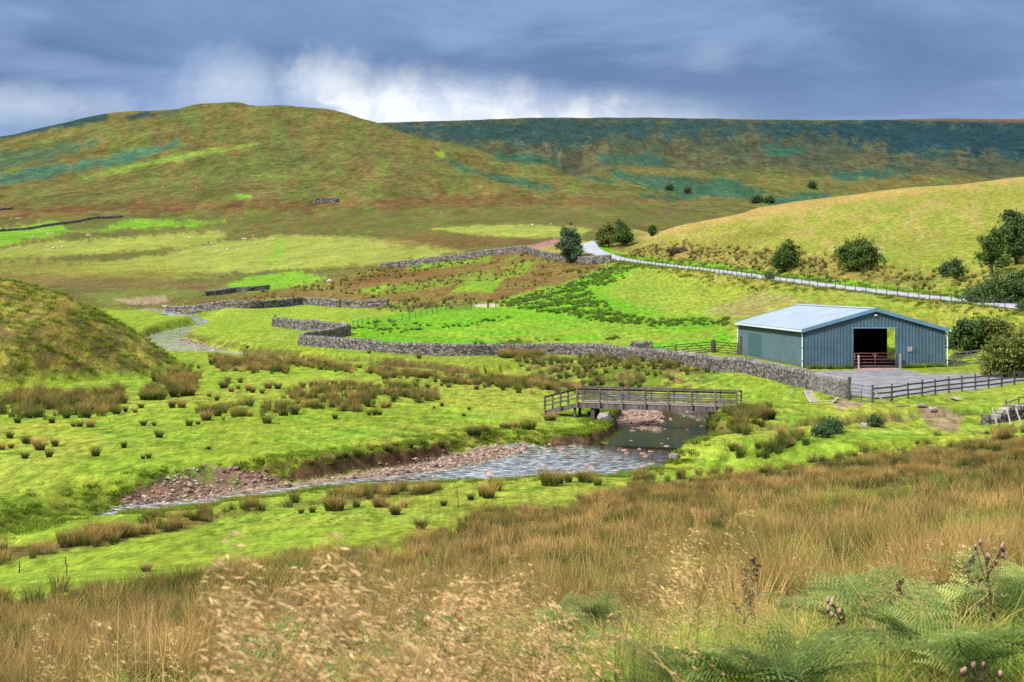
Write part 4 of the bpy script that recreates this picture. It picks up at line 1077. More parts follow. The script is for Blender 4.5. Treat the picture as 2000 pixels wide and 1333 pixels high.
# ------------------------------------------------------------------ gates and fences
def steel_gate(name, label, a, b, h, mat, nb=5, yoke=False, group=None, posts=True):
    a, b = Vector(a), Vector(b); root = empty(name, a, label=label, cat='gate', group=group)
    d = b - a; L = d.length
    up = Vector((0, 0, 1))
    for i in range(nb):
        z = .12 + (h - .12) * i / (nb - 1)
        MB().tube([up * z, d + up * z], .028, 6).build('bar', MATS[mat], root, True)
    for f in (0, .5, 1):
        MB().tube([d * f + up * .08, d * f + up * (h + .02)], .032, 6).build('stile', MATS[mat], root, True)
    if yoke:
        MB().tube([d * .44 + up * h, d * .46 + up * (h - .2), d * .5 + up * (h - .27), d * .54 + up * (h - .2), d * .56 + up * h], .022, 6).build('yoke', MATS[mat], root, True)
    return root
def timber_gate(label, a, b, h, mat='old_timber', x=True, nb=5, group=None, name='field_gate'):
    a, b = Vector(a), Vector(b); root = empty(name, a, label=label, cat='gate', group=group)
    d = b - a; up = Vector((0, 0, 1)); nrm = d.cross(up).normalized() * .045
    for i in range(nb):
        z = .14 + (h - .14) * (i / (nb - 1)) ** 1.15
        MB().bar(up * z, d + up * z, .04, .09).build('bar', MATS[mat], root)
    for f in (0.0, 1.0):
        MB().bar(d * f + nrm * 0 + up * .03, d * f + up * (h + .12), .08, .09, up=d).build('stile', MATS[mat], root)
    if x:
        MB().bar(d * .03 + nrm + up * .12, d * .5 + nrm + up * h, .03, .08).build('brace', MATS[mat], root)
        MB().bar(d * .97 + nrm + up * .12, d * .5 + nrm + up * h, .03, .08).build('brace', MATS[mat], root)
    return root
def gate_post(label, p, h, r, mat='old_timber', group=None):
    p = Vector(p)
    o = MB().tube([(0, 0, -.3), (0, 0, h * .5), (random.uniform(-.03, .03), 0, h)], [r, r * .97, r * .9], 7).build('gate_post', MATS[mat]); o.location = p
    return tag(o, label, 'gate post', group)
def fence(label, posts, h, pw=.11, rails=(), wires=(), mat='old_timber', rail_mat=None, name='timber_fence', cat='fence', lean=.03, group=None, rh=.09):
    posts = [Vector(p) for p in posts]
    root = empty(name, posts[0], label=label, cat=cat, group=group)
    me = [MB().tube([(0, 0, -.3), (0, 0, 1.0)], [pw / 2, pw / 2 * .9], 5).mesh('post', MATS[mat]) for _ in range(1)]
    O = posts[0]
    for p in posts:
        o = link('post', me[0], root); o.location = p - O; o.scale = (1, 1, h * random.uniform(.94, 1.06)); o.rotation_euler = (random.uniform(-lean, lean), random.uniform(-lean, lean), random.uniform(0, 3))
    for z in rails:
        for a, b in zip(posts[:-1], posts[1:]):
            j = lambda: Vector((0, 0, random.uniform(-.025, .025)))
            off = Vector((0, -pw * .55, 0))
            MB().bar(a - O + Vector((0, 0, z)) + j() + off, b - O + Vector((0, 0, z)) + j() + off, .04, rh).build('rail', MATS[rail_mat or mat], root)
    if wires:
        mb = MB()
        for z in wires:
            for a, b in zip(posts[:-1], posts[1:]):
                mb.bar(a - O + Vector((0, 0, z)), b - O + Vector((0, 0, z)), .012, .012)
        mb.build('wire', MATS['wire'], root)
    return root
def posts_on(path, step):
    P, _ = resample(path, step); return [drop(*p) for p in P]

steel_gate('barn_gate', 'rusty red tubular gate closing the barn doorway', bp(4.80, -.20, .02), bp(8.72, -.20, .02), 1.28, 'red_steel', 5, True)
gate_post('pale timber post left of the red barn gate', bp(5.12, -.42, 0), 1.15, .10, 'pale_timber')
gate_post('pale timber post right of the red barn gate', bp(9.12, -.42, 0), 1.25, .11, 'pale_timber')
ga, gb = drop(*W(1846, 138)), drop(*W(1868, 137.5))
fence('short pale rail fence joining the barn corner to the crossbraced gate', [drop(*W(1844, 135.2)), drop(*W(1862, 135))], 1.05, .12, (.45, .85), mat='pale_timber')
timber_gate('grey crossbraced timber gate right of the barn under the bushes', drop(*W(1864, 134.8)), drop(*W(1921, 134)), 1.25)
timber_gate('timber crossbraced gate against the left end of the barn', drop(*W(1397, 156)), drop(*W(1441, 156.5)), 1.2, 'dark_timber')
timber_gate('timber crossbraced gate, second from the barn beyond the double post', drop(*W(1320, 154.5)), drop(*W(1390, 155.8)), 1.15, 'dark_timber')
gate_post('dark double post between the two crossbraced gates', drop(*W(1393.5, 155.6)), 1.45, .15, 'dark_timber')
gate_post('rusty brown post at the far left corner of the barn', drop(*W(1443.0, 157.5)), 1.5, .15, 'dark_timber')
fence('low rail fence between the wall stub and the crossbraced gates', [drop(*W(p, 154.3)) for p in (1274, 1297, 1319)], 1.15, .12, (.75, 1.05), mat='dark_timber')
# yard gate and post-and-rail fence
gp = drop(*W(1658.5, 98.2)); gate_post('tall dark post at the end of the long stone wall', gp, 1.62, .13, 'dark_timber')
steel_gate('yard_gate', 'thin grey tubular gate between the wall end and the yard fence', drop(*W(1662, 98.0)), drop(*W(1703, 96.6)), 1.12, 'grey_steel', 5)
fpath = catmull([W(1705, 96.5), W(1770, 99), W(1840, 103), W(1920, 107.5), W(2000, 112), W(2100, 118)], 6)
fence('weathered post and rail fence curving up along the gravel yard', posts_on(fpath, 2.05), 1.18, .16, (.30, .62, .98), mat='old_timber', rh=.11)
MB_ = MB(); p0 = drop(*W(1706, 96.2)); MB_.bar((0, 0, .85), Vector(drop(*W(1729, 96.0))) - p0 + Vector((0, 0, .06)), .07, .10)
o_ = MB_.build('brace_plank', MATS['pale_timber']); o_.location = p0; tag(o_, 'slanting pale brace at the gate end of the yard fence', 'plank')
fence('short rail fence at the right edge beyond the gully', [drop(*W(p, 91)) for p in (1965, 1989, 2030)], 1.05, .10, (.55, .95), mat='old_timber', rh=.07)
# wire fence below the road
wl = catmull([tuple(ray(*q))[:2] for q in ((2060, 622, 141), (1985, 612, 146), (1900, 600, 156), (1800, 590, 168), (1700, 577, 180), (1600, 565, 193), (1500, 551, 211), (1400, 537, 238), (1320, 528, 266), (1240, 518, 294), (1203, 511, 305))], 8)
fence('long wire fence on wooden posts along the lower side of the road', posts_on(wl, 2.55), 1.1, .11, (), (.3, .6, .85, 1.05), mat='dark_timber', name='wire_fence')
wl2 = catmull([W(*q) for q in ((1195, 306), (1150, 288), (1100, 270), (1050, 256), (1000, 247), (968, 243))], 6)
fence('wire fence running down from the roadside wall along the nettles', posts_on(wl2, 3.4), 1.1, .12, (), (.4, .8, 1.0), mat='dark_timber', name='wire_fence')
wl3 = catmull([W(*q) for q in ((862, 246), (845, 241), (822, 236), (800, 231), (780, 228), (750, 226), (715, 222), (690, 215), (660, 210))], 6)
fence('wire fence dipping from the hurdle gate towards the zigzag wall', posts_on(wl3, 2.6), 1.1, .12, (), (.4, .8, 1.0), mat='dark_timber', name='wire_fence')
wl4 = catmull([W(*q) for q in ((765, 285), (790, 275), (820, 265), (850, 252))], 6)
fence('second wire fence behind the hurdle, from the short distant wall', posts_on(wl4, 3.0), 1.1, .12, (), (.4, .8, 1.0), mat='dark_timber', name='wire_fence')
timber_gate('dark timber hurdle gate standing alone at the field corner', drop(*W(870, 246)), drop(*W(921, 245)), 1.3, 'dark_timber', False, name='hurdle_gate')
gate_post('lone dark gate post right of the hurdle gate', drop(*W(953, 246)), 1.4, .16, 'dark_timber')
gate_post('stub post at the free end of the zigzag wall', drop(*W(537, 225)), 1.9, .14, 'dark_timber')

# ------------------------------------------------------------------ footbridge
def build_bridge():
    L = Vector((4.62, 99.3, 0)); Rr = Vector((15.2, 95.6, 0)); ax = (Rr - L).normalized(); n = Vector((-ax.y, ax.x, 0)); Ln = (Rr - L).length
    root = empty('footbridge', (L.x, L.y, 0), math.atan2(ax.y, ax.x), label='weathered timber footbridge with rails and a sloping left ramp over the stream', cat='footbridge')
    zd, ze, RL, Wd = 1.72, 1.08, 2.42, 1.30
    def dz(s): return zd if s >= 0 else zd + (ze - zd) * (-s / RL)
    t = MATS['old_timber']
    planks = np.arange(-RL, Ln, .16)
    pm = MB().box((-.072, -.06, -.045), (.072, Wd + .06, 0)).mesh('deck_plank', t)
    for s in planks:
        o = link('deck_plank', pm, root); o.location = (s + .08, 0, dz(s + .08) + random.uniform(-.004, .004)); o.rotation_euler = (0, 0 if s > -.08 else -math.atan2(zd - ze, RL), random.uniform(-.01, .01))
    for y in (-.10, Wd + .10):
        MB().bar((0.01, y, zd - .20), (Ln, y, zd - .20), .10, .32).build('side_beam', t, root)
        MB().bar((-RL, y, ze - .19), (-.01, y, zd - .19), .10, .27).build('side_beam', t, root)
        MB().bar((.0, y, zd + .03), (Ln, y, zd + .03), .12, .06).build('kerb_rail', MATS['pale_timber'], root)
        st = [-RL + .05, -RL / 2, 0.0] + [1.62 * i for i in range(1, 7)] + [Ln - .06]
        out = -.155 if y < 0 else .155
        tops = []
        for s in st:
            b = dz(s)
            MB().box((s - .055, y + out - .05, b - .36), (s + .055, y + out + .05, b + 1.02), j=.004).build('post', t, root)
        for a, b in zip(st[:-1], st[1:]):
            for hh, th in ((.34, .10), (.64, .10), (.95, .11)):
                yy = y + out * .46
                MB().bar((a, yy, dz(a) + hh + random.uniform(-.008, .008)), (b, yy, dz(b) + hh + random.uniform(-.008, .008)), .04, th).build('rail', t, root)
            MB().bar((a, y + out * .7, dz(a) + 1.04), (b, y + out * .7, dz(b) + 1.04), .15, .035).build('handrail', t, root)
    for s, w in ((-.25, .09), (1.05, .20)):
        for y in (.05, Wd - .05):
            zg = -.6
            MB().box((s - w / 2 - .04, y - .09, zg), (s + w / 2 + .04, y + .09, zd - .33)).build('pier', MATS['dark_timber'], root)
    MB().box((Ln - .25, -.3, -.4), (Ln + .9, Wd + .3, zd - .37)).build('abutment', MATS['boulder_mat'], root)
    MB().box((Ln + .02, -.15, zd - .12), (Ln + 1.5, Wd + .15, zd - .06)).build('landing_slab', MATS['pale_timber'], root)
build_bridge()
# ------------------------------------------------------------------ trees and bushes
def crown_mesh(name, blobs, n_cl, per, leaf, mat, seed, spread=.28, hollow=.35):
    rng = np.random.default_rng(seed); b = np.array(blobs, float)
    vol = b[:, 3] * b[:, 4] * b[:, 5]; pick = rng.choice(len(b), n_cl, p=vol / vol.sum())
    d = rng.normal(size=(n_cl, 3)); d /= np.linalg.norm(d, axis=1)[:, None]
    r = (hollow + (1 - hollow) * rng.uniform(0, 1, n_cl) ** .55)[:, None]
    r = r * (1 + .26 * np.abs(rng.normal(size=(n_cl, 1))) * (rng.uniform(size=(n_cl, 1)) < .30)) * (.55 + .90 * fbm(d[:, 0] * 2.0 + d[:, 1] * 1.3 + seed, d[:, 2] * 2.0 + seed, seed, 3))[:, None]
    c = b[pick, :3] + d * r * b[pick, 3:]
    c = c[c[:, 2] > .15]; n_cl = len(c)
    sc = spread * rng.uniform(.6, 1.5, n_cl)
    p = np.repeat(c, per, 0) + rng.normal(size=(n_cl * per, 3)) * np.repeat(sc, per)[:, None] * (1, 1, .8)
    u = rng.normal(size=p.shape); u /= np.linalg.norm(u, axis=1)[:, None]
    w = np.cross(u, rng.normal(size=p.shape)); w /= np.linalg.norm(w, axis=1)[:, None]
    s = leaf * rng.uniform(.6, 1.5, len(p))[:, None]
    V = np.stack([p - u * s, p + w * s * .55, p + u * s, p - w * s * .55], 1).reshape(-1, 3)
    V[:, 2] = np.maximum(V[:, 2], .02)
    tcol = np.repeat(np.clip(np.repeat(rng.uniform(0, 1, n_cl), per) * .6 + rng.uniform(0, .4, len(p)), 0, 1), 4)
    return np_mesh(name, V, np.arange(len(V)).reshape(-1, 4), MATS[mat], False, tcol)
def tree(name, label, base, h, w, mat, seed, cat='tree', trunk=.18, blobs=None, dens=1.0, leaf=.13, group=None, spread=.28, rz=0.0):
    random.seed(seed)
    root = empty(name, base, rz, label=label, cat=cat, group=group)
    if blobs is None:
        blobs = [(0, 0, h * .50, w * .30, w * .30, h * .34)]
        for _ in range(8):
            f = random.uniform(.18, .86); a = random.uniform(0, 6.28); env = w * .36 * math.sin(math.pi * min(.95, f * .80 + .22)) ** .6; r_ = random.uniform(.12, .22) * w
            blobs.append((math.cos(a) * env, math.sin(a) * env, h * f, r_, r_, min(r_ * random.uniform(.7, 1.2), h * .2)))
    mb = MB(); r = max(.05, h * .024)
    lean = (random.uniform(-.05, .05) * h, random.uniform(-.05, .05) * h)
    P = [(0, 0, -.3), (lean[0] * .3, lean[1] * .3, h * .2), (lean[0], lean[1], h * .55), (lean[0] * 1.4, lean[1] * 1.4, h * .85)]
    mb.tube(P, [r * 1.4, r, r * .6, r * .2], 7)
    for k in range(9):
        b_ = random.choice(blobs); z0 = h * random.uniform(.12, .5); f = z0 / (h * .55)
        st = Vector((lean[0] * f, lean[1] * f, z0))
        en = Vector((b_[0] + random.uniform(-.8, .8) * b_[3], b_[1] + random.uniform(-.8, .8) * b_[4], max(z0 + .2, b_[2] + random.uniform(-.5, .8) * b_[5])))
        mid = (st + en) / 2 + Vector((random.uniform(-.1, .1) * w, random.uniform(-.1, .1) * w, .05 * h))
        mb.tube([st, mid, en], [r * .55, r * .35, r * .1], 5)
    mb.build('trunk', MATS['bark'], root, True)
    vol = sum(b_[3] * b_[4] * b_[5] for b_ in blobs) ** (2 / 3)
    n_cl = int(max(40, min(380, 27 * vol * dens)))
    link('crown', crown_mesh('crown', blobs, n_cl, 46, leaf, mat, seed, spread), root)
    return root
def at_px(px, d): return drop(*W(px, d))
def tree_px(label, px, d, base_py_top, wpx, mat, seed, **kw):
    """height from the row of the top, width in photo pixels"""
    b = at_px(px, d); top = CAMZ + (EYE - base_py_top) / F * d
    return tree(kw.pop('name', 'tree'), label, b, max(.6, top - b.z), wpx / F * d, mat, seed, **kw)
tree_px('lone grey-green tree standing left of the road bend', 1114, 325, 437, 52, 'leaf_grey', 101, leaf=.20, spread=.34, dens=1.5,
        blobs=None)
tree_px('yellow-green rounded tree, left of the pair on the road bank', 1189, 352, 431, 44, 'leaf_yellow', 102, leaf=.2, spread=.36, dens=1.3)
tree_px('dark green tree, right of the pair on the road bank', 1218, 345, 433, 38, 'leaf_dark', 103, leaf=.2, spread=.34, dens=1.3)
tree_px('tiny dark bush on the crest of the hayfield near the paired trees', 1274, 352, 437, 14, 'leaf_dark', 104, name='bush', cat='bush', leaf=.2)
tree_px('small dark hawthorn on the road bank, left of two', 1533, 226, 463, 62, 'leaf_dark', 105, leaf=.15, spread=.27, dens=1.3,
        blobs=[(0, 0, 2.1, 1.9, 1.8, 1.5), (.6, 0, 3.5, 1.1, 1.0, 1.0), (-1.0, 0, 1.6, 1.2, 1.2, 1.1), (1.0, .2, 4.3, .5, .5, .6), (1.2, 0, 2.4, 1.0, 1.0, 1.0)])
tree_px('broad dark hawthorn on the road bank, right of two', 1673, 207, 466, 100, 'leaf_dark', 106, leaf=.15, spread=.28, dens=1.35,
        blobs=[(0, 0, 2.0, 2.6, 2.2, 1.7), (1.3, 0, 3.4, 1.5, 1.4, 1.5), (-1.5, 0, 2.5, 1.4, 1.4, 1.3), (-.2, .2, 3.6, 1.1, 1.0, .9), (2.2, 0, 2.0, 1.3, 1.2, 1.3)])
tree_px('small round bush beside the wire fence below the left hawthorn', 1503, 212, 532, 11, 'leaf_dark', 107, name='bush', cat='bush', leaf=.10)
tree_px('tall dark tree on the road bank at the right edge', 1985, 182, 412, 90, 'leaf_mid', 108, leaf=.15, dens=1.4)
tree_px('dark upright bush left of the tall tree at the right edge', 1937, 177, 440, 58, 'leaf_dark', 109, name='bush', cat='bush', leaf=.14, dens=1.4)
tree_px('wide grey-green scrub below the tall tree at the right edge', 1955, 160, 505, 150, 'leaf_mid', 110, name='bush', cat='bush', leaf=.13, dens=1.6, spread=.32,
        blobs=[(-1.5, 0, .9, 2.6, 2, 1.2), (1.5, 0, 1.5, 3.0, 2, 1.9), (3.5, .3, 2.0, 2.6, 2, 2.0), (-3.0, 0, .6, 1.2, 1.2, .7)])
tree_px('scrubby green bush on the bank left of the tall tree', 1870, 182, 503, 34, 'leaf_mid', 111, name='bush', cat='bush', leaf=.12)
tree_px('low grey-green bush between the scrubby bush and the hawthorn bank', 1850, 188, 513, 24, 'leaf_teal', 112, name='bush', cat='bush', leaf=.12)
tree_px('low brown thicket on the bank right of the road bend', 1320, 300, 487, 50, 'leaf_brown', 113, name='bush', cat='bush', leaf=.16)
tree_px('dark bush behind the right corner of the barn', 1888, 139, 622, 95, 'leaf_mid', 114, name='bush', cat='bush', leaf=.13, dens=1.5)
tree_px('yellow-green bush top behind the barn, beside the dark one', 1945, 138, 622, 66, 'leaf_yellow', 115, name='bush', cat='bush', leaf=.13, dens=1.4)
tree_px('large yellow-green bush at the right edge above the yard', 1985, 121, 634, 120, 'leaf_yellow', 116, name='bush', cat='bush', leaf=.12, dens=1.7,
        blobs=[(-1.2, 0, 1.5, 1.7, 1.6, 1.5), (.6, 0, 2.0, 2.0, 1.6, 1.7), (2.2, 0, 2.2, 2, 1.6, 1.8), (-.2, -.6, .8, 2.0, 1.0, .8)])
tree_px('small dark shrub by the road at the very right edge', 1999, 147, 590, 14, 'leaf_dark', 117, name='bush', cat='bush', leaf=.1)
tree_px('dark green gorse bush on the near grassy bank', 1628, 80.5, 818, 50, 'leaf_teal', 118, name='bush', cat='bush', leaf=.055, dens=4.5, spread=.14)
tree_px('lower dark gorse bush left of the larger gorse', 1604, 78.5, 842, 34, 'leaf_teal', 119, name='bush', cat='bush', leaf=.055, dens=5, spread=.13)
tree_px('bright green low shrub on the bank right of the gorse', 1708, 84, 812, 30, 'leaf_mid', 120, name='bush', cat='bush', leaf=.06, dens=4.5, spread=.14)
for k, (px, py, hp, wp, lab) in enumerate(((1308, 372, 15, 12, 'small far dark tree at the foot of the moor, left of two'), (1342, 378, 13, 16, 'small far purplish tree at the foot of the moor, right of two'),
                                          (1587, 369, 18, 15, 'single far dark tree on the moor slope above the hayfield'), (1478, 397, 14, 30, 'dark far thicket in the valley bottom, left of two'), (1502, 397, 13, 26, 'dark far thicket in the valley bottom, right of two'))):
    p = ground_at(px, py, 900, 3000); d = p.y
    tree('far_tree', lab, p, hp / F * d * .75, wp / F * d * .6, 'leaf_brown' if k == 1 else 'leaf_teal', 130 + k, leaf=.9, spread=1.3, dens=.25, group='far trees')

# ------------------------------------------------------------------ sheep
def sheep_mesh(graze):
    me = bpy.data.meshes.new('sheep'); hz = .28 if graze else .95
    vs = [(0, 0, .62), (-.38, 0, .64), (.36, 0, .66), (.56, 0, .70 if not graze else .55), (.72, 0, hz), (.90, 0, hz - .06),
          (.30, .14, .45), (.30, .14, .02), (.30, -.14, .45), (.30, -.14, .02), (-.36, .14, .45), (-.38, .14, .02), (-.36, -.14, .45), (-.38, -.14, .02), (-.58, 0, .58)]
    rad = [.31, .29, .28, .16, .11, .07, .09, .04, .09, .04, .10, .04, .10, .04, .05]
    es = [(0, 1), (0, 2), (2, 3), (3, 4), (4, 5), (2, 6), (6, 7), (2, 8), (8, 9), (1, 10), (10, 11), (1, 12), (12, 13), (1, 14)]
    me.from_pydata(vs, es, [])
    ob = bpy.data.objects.new('sheep_skin', me); COL.objects.link(ob)
    ob.modifiers.new('skin', 'SKIN'); ob.modifiers.new('sub', 'SUBSURF').levels = 1
    for i, sv in enumerate(me.skin_vertices[0].data):
        sv.radius = (rad[i], rad[i]); sv.use_root = i == 0
    dg = bpy.context.evaluated_depsgraph_get()
    out = bpy.data.meshes.new_from_object(ob.evaluated_get(dg)); bpy.data.objects.remove(ob)
    out.name = 'sheep'; out.materials.clear(); out.materials.append(MATS['sheep_wool'])
    out.polygons.foreach_set('use_smooth', [True] * len(out.polygons)); return out
SHEEP = [sheep_mesh(True), sheep_mesh(False)]
random.seed(5)
def sheep(px, py, label, group, dmin):
    p = ground_at(px, py, dmin, 2600)
    o = link('sheep', SHEEP[random.random() < .35]); o.location = p; s = random.uniform(.9, 1.15); o.scale = (s, s, s); o.rotation_euler = (0, 0, random.choice((0, math.pi)) + random.uniform(-.7, .7))
    tag(o, label, 'sheep', group)
for px, py in ((499, 479), (494, 463), (474, 469), (479, 469), (371, 467), (338, 468), (535, 470), (425, 492), (444, 490), (464, 490), (399, 485), (413, 478)):
    sheep(px, py, 'tiny white sheep grazing the pale central pasture', 'sheep on the central pasture', 300)
for px, py in ((93, 484), (103, 487), (107, 486), (122, 484), (48, 489), (65, 465), (94, 459), (101, 458), (170, 462), (173, 461), (177, 462), (32, 429), (37, 429), (21, 430)):
    sheep(px, py, 'tiny white sheep on the pastures at the left edge', 'sheep on the left pastures', 300)
for px, py in ((318, 367), (437, 354), (449, 355), (383, 367), (504, 345), (497, 345), (1045, 385), (1051, 385), (961, 321)):
    sheep(px, py, 'white speck of a sheep high on the brown hillside', 'sheep on the hill', 700)
for px, py in ((1040, 442), (1076, 441)):
    sheep(px, py, 'tiny white sheep on the small field above the lone tree', 'sheep above the road bend', 300)
sheep(643, 554, 'white sheep alone on the bank above the rough brown ground', 'sheep by the walls', 200)
sheep(325, 606, 'white sheep beside the upper stream, left of two', 'sheep by the walls', 190)
sheep(370, 612, 'white sheep beside the upper stream, right of two', 'sheep by the walls', 190)

# ------------------------------------------------------------------ stones
def pebble(seed, sub=2, flat=.6):
    rng = np.random.default_rng(seed); bm = bmesh.new(); bmesh.ops.create_icosphere(bm, subdivisions=sub, radius=.5)
    ax = rng.uniform(.7, 1.2, 3); ax[2] *= flat
    off = rng.uniform(-1, 1, (6, 3)); off /= np.linalg.norm(off, axis=1)[:, None]; cut = rng.uniform(.28, .46, 6)
    for v in bm.verts:
        c = np.array(v.co)
        for o_, k in zip(off, cut):
            e = c @ o_ - k
            if e > 0: c = c - o_ * e * .85
        v.co = Vector(c * ax)
    me = bpy.data.meshes.new('stone'); bm.to_mesh(me); bm.free()
    me.materials.append(MATS['cobble']); me.polygons.foreach_set('use_smooth', [sub > 1] * len(me.polygons)); return me
PEB = [pebble(s, 2) for s in range(8)]
PEB1 = [pebble(50 + s, 1) for s in range(8)]
AREA = (np.gradient(RHO)[:, None] * (np.gradient(THr)[None, :] * RHO[:, None]))
VIEW = (np.abs(NA) < 22.5 + 28 * sstep(70, 20, GRHO))
def sample(mask, dens, cap=60000):
    w = (mask * AREA * VIEW).ravel(); tot = w.sum(); n = int(min(cap, tot * dens))
    if n < 1: return np.zeros((0, 3))
    k = RNG.choice(len(w), n, p=w / tot); i, j = np.unravel_index(k, shape)
    r = RHO[i] + np.gradient(RHO)[i] * RNG.uniform(-.5, .5, n); t = THr[j] + np.gradient(THr)[j] * RNG.uniform(-.5, .5, n)
    x, y = np.sin(t) * r, np.cos(t) * r
    return np.stack([x, y, H(x, y)], 1)
random.seed(11)
inch = (GM['sdist'] < .25) & (GRHO < 125) & (GM['st'] > 1.5)
dry = inch * sstep(-.22, .03, GZ - GM['wz'])
riffle = sstep(6.5, 8, GM['st']) * sstep(12.0, 10.8, GM['st'])
PB = sample(inch * (.30 + .70 * dry) * (.60 + riffle) * (.25 + NZ2 * 1.2), 1.6, 260)
for p in PB:
    o = link('stone', random.choice(PEB)); s = random.uniform(.22, .50) * (1.25 if random.random() < .12 else 1)
    wl_ = float(stream_coords(np.array([p[0]]), np.array([p[1]]))[4][0]); o.location = (p[0], p[1], max(p[2] + s * .08, wl_ - s * random.uniform(.02, .20)))
    o.scale = (s, s * random.uniform(.7, 1.1), s * random.uniform(.7, 1.0)); o.rotation_euler = (random.uniform(-.3, .3), random.uniform(-.3, .3), random.uniform(0, 6.28))
    tag(o, 'rounded reddish brown cobble lying in the shallow stream bed', 'stone', 'cobbles in the stream bed')
scree = scar * sstep(.35, .55, NZ2 + .05)
PB = sample(scree, 2.2, 60)
for p in PB:
    o = link('stone', random.choice(PEB)); s = random.uniform(.22, .42); o.location = (p[0], p[1], p[2] + s * .1)
    o.scale = (s, s * random.uniform(.7, 1.1), s); o.rotation_euler = (random.uniform(-.5, .5), random.uniform(-.5, .5), random.uniform(0, 6.28))
    tag(o, 'loose pinkish stone on the eroded stream bank scree', 'stone', 'stones on the eroded bank')
# the finer gravel: one mass
def gravel(name, pts, smin, smax, label):
    n = len(pts); rng = np.random.default_rng(len(pts))
    pv = [np.array([v.co for v in m.vertices]) for m in PEB1]; pf = [np.array([p.vertices for p in m.polygons]) for m in PEB1]
    V, Fc, T, o = [], [], [], 0
    for q in range(8):
        p = pts[q::8]; k = len(p); s = (smin + (smax - smin) * rng.uniform(0, 1, k) ** 2.5)[:, None, None]
        a = rng.uniform(0, 6.28, k)[:, None]; v = pv[q][None] * s
        x = v[..., 0] * np.cos(a) - v[..., 1] * np.sin(a); y = v[..., 0] * np.sin(a) + v[..., 1] * np.cos(a)
        v = np.stack([x, y, v[..., 2]], -1) + p[:, None, :] + np.array([0, 0, .02])
        m = pv[q].shape[0]
        V.append(v.reshape(-1, 3)); Fc.append((pf[q][None] + (np.arange(k) * m)[:, None, None]).reshape(-1, 3) + o); o += k * m
        T.append(np.repeat(rng.uniform(0, 1, k), m))
    me = np_mesh(name, np.concatenate(V), np.concatenate(Fc), MATS['gravel_bulk'], False, np.concatenate(T))
    link(name, me, label=label, cat='gravel', kind='stuff')
gravel('stream_gravel', np.concatenate([sample(dry * (.35 + .8 * riffle), 22, 6500), sample(scree, 40, 1400)]), .09, .30, 'pinkish gravel and small cobbles along the stream bed')
up = (GM['sdist'] < .1) & (GRHO > 125) & (GRHO < 420)
gravel('upstream_gravel', sample(up * sstep(-.22, .02, GZ - GM['wz']), 3.0, 2400), .2, .65, 'pinkish gravel along the upper stream bends')
gl_ = sstep(1.6, .6, GM['gul']) * (GRHO < 110) * (GPX > 1500)
gravel('gully_gravel', sample(gl_, 12, 900), .12, .4, 'broken stones lying in the small right hand gully')
# block by the footbridge and a few single boulders
def boulder(label, px, py, size, mat='boulder_mat', sc=(1, .8, .8), tilt=.3, dmin=50, box=True):
    p = ground_at(px, py, dmin, 400); bm = rough_box(int(px), .16); me = bpy.data.meshes.new('boulder'); bm.to_mesh(me); bm.free(); me.materials.append(MATS[mat])
    o = link('boulder', me); o.location = p + Vector((0, 0, size * .28)); o.scale = [size * q for q in sc]; o.rotation_euler = (tilt, -tilt * .6, px)
    return tag(o, label, 'boulder')
boulder('pale squared stone block tilted on the bank under the footbridge', 1181, 824, .85)
boulder('small grey stone beside the bridge pier', 1155, 812, .5, 'stone')
boulder('dark rounded boulder in the water near the right bank', 1316, 898, .55, 'stone', (1, .8, .7), .1)
boulder('pale stone on the grassy bank right of the gorse', 1687, 836, .4)
boulder('pale flat rock at the head of the small gully', 1800, 797, .55, sc=(1.2, .8, .35), tilt=.08)
boulder('second pale rock sloping into the small gully', 1822, 806, .5, sc=(.9, .8, .4), tilt=.25)

# ------------------------------------------------------------------ planks, pallet and poles near the yard
def plank(label, a, b, w=.16, h=.05, mat='pale_timber', za=.05, zb=.05):
    A, B = drop(*a), drop(*b); o = MB().bar((0, 0, za), B - A + Vector((0, 0, zb)), w, h).build('plank', MATS[mat]); o.location = A
    return tag(o, label, 'plank')
plank('long thin pole lying in the grass left of the wall', W(1474, 103.5), W(1556, 109), .08, .07)
plank('pale plank leaning low at the foot of the wall end', W(1606, 98), W(1635, 96.5), .2, .05, zb=.12)
plank('second short plank crossing the pale one by the wall end', W(1626, 96.2), W(1637, 97.2), .14, .05, za=.1, zb=.28)
plank('grey plank leaning against the wall end', W(1610, 100.0), W(1636, 97.6), .22, .06, 'old_timber', .75, .35)
plank('pale plank lying on the grass below the yard fence', W(1749, 94.2), W(1777, 94.8), .14, .06)
plank('short pale board on the slope right of the yard fence', W(1859, 99.5), W(1876, 97.8), .4, .06, za=.12, zb=.12)
for k, (pa, pb) in enumerate(((1938, 1948), (1966, 1974), (1984, 1995))):
    plank(('leftmost', 'middle', 'rightmost')[k] + ' of three pale poles leaning on the ruined wall', W(pa, 83.7), W(pb, 82.4), .07, .07, za=.95, zb=.1)
def pallet():
    p = drop(*W(1582, 97)); root = empty('pallet', p, .15, label='small pale slatted pallet tipped against the grass by the wall', cat='pallet')
    root.rotation_euler = (.5, 0, .15)
    for i in range(4):
        MB().box((i * .17, 0, .02), (i * .17 + .11, 1.5, .05)).build('slat', MATS['pale_timber'], root)
    for y in (.05, 1.3):
        MB().box((-.04, y, -.06), (.66, y + .12, .018)).build('bearer', MATS['dark_timber'], root)
pallet()
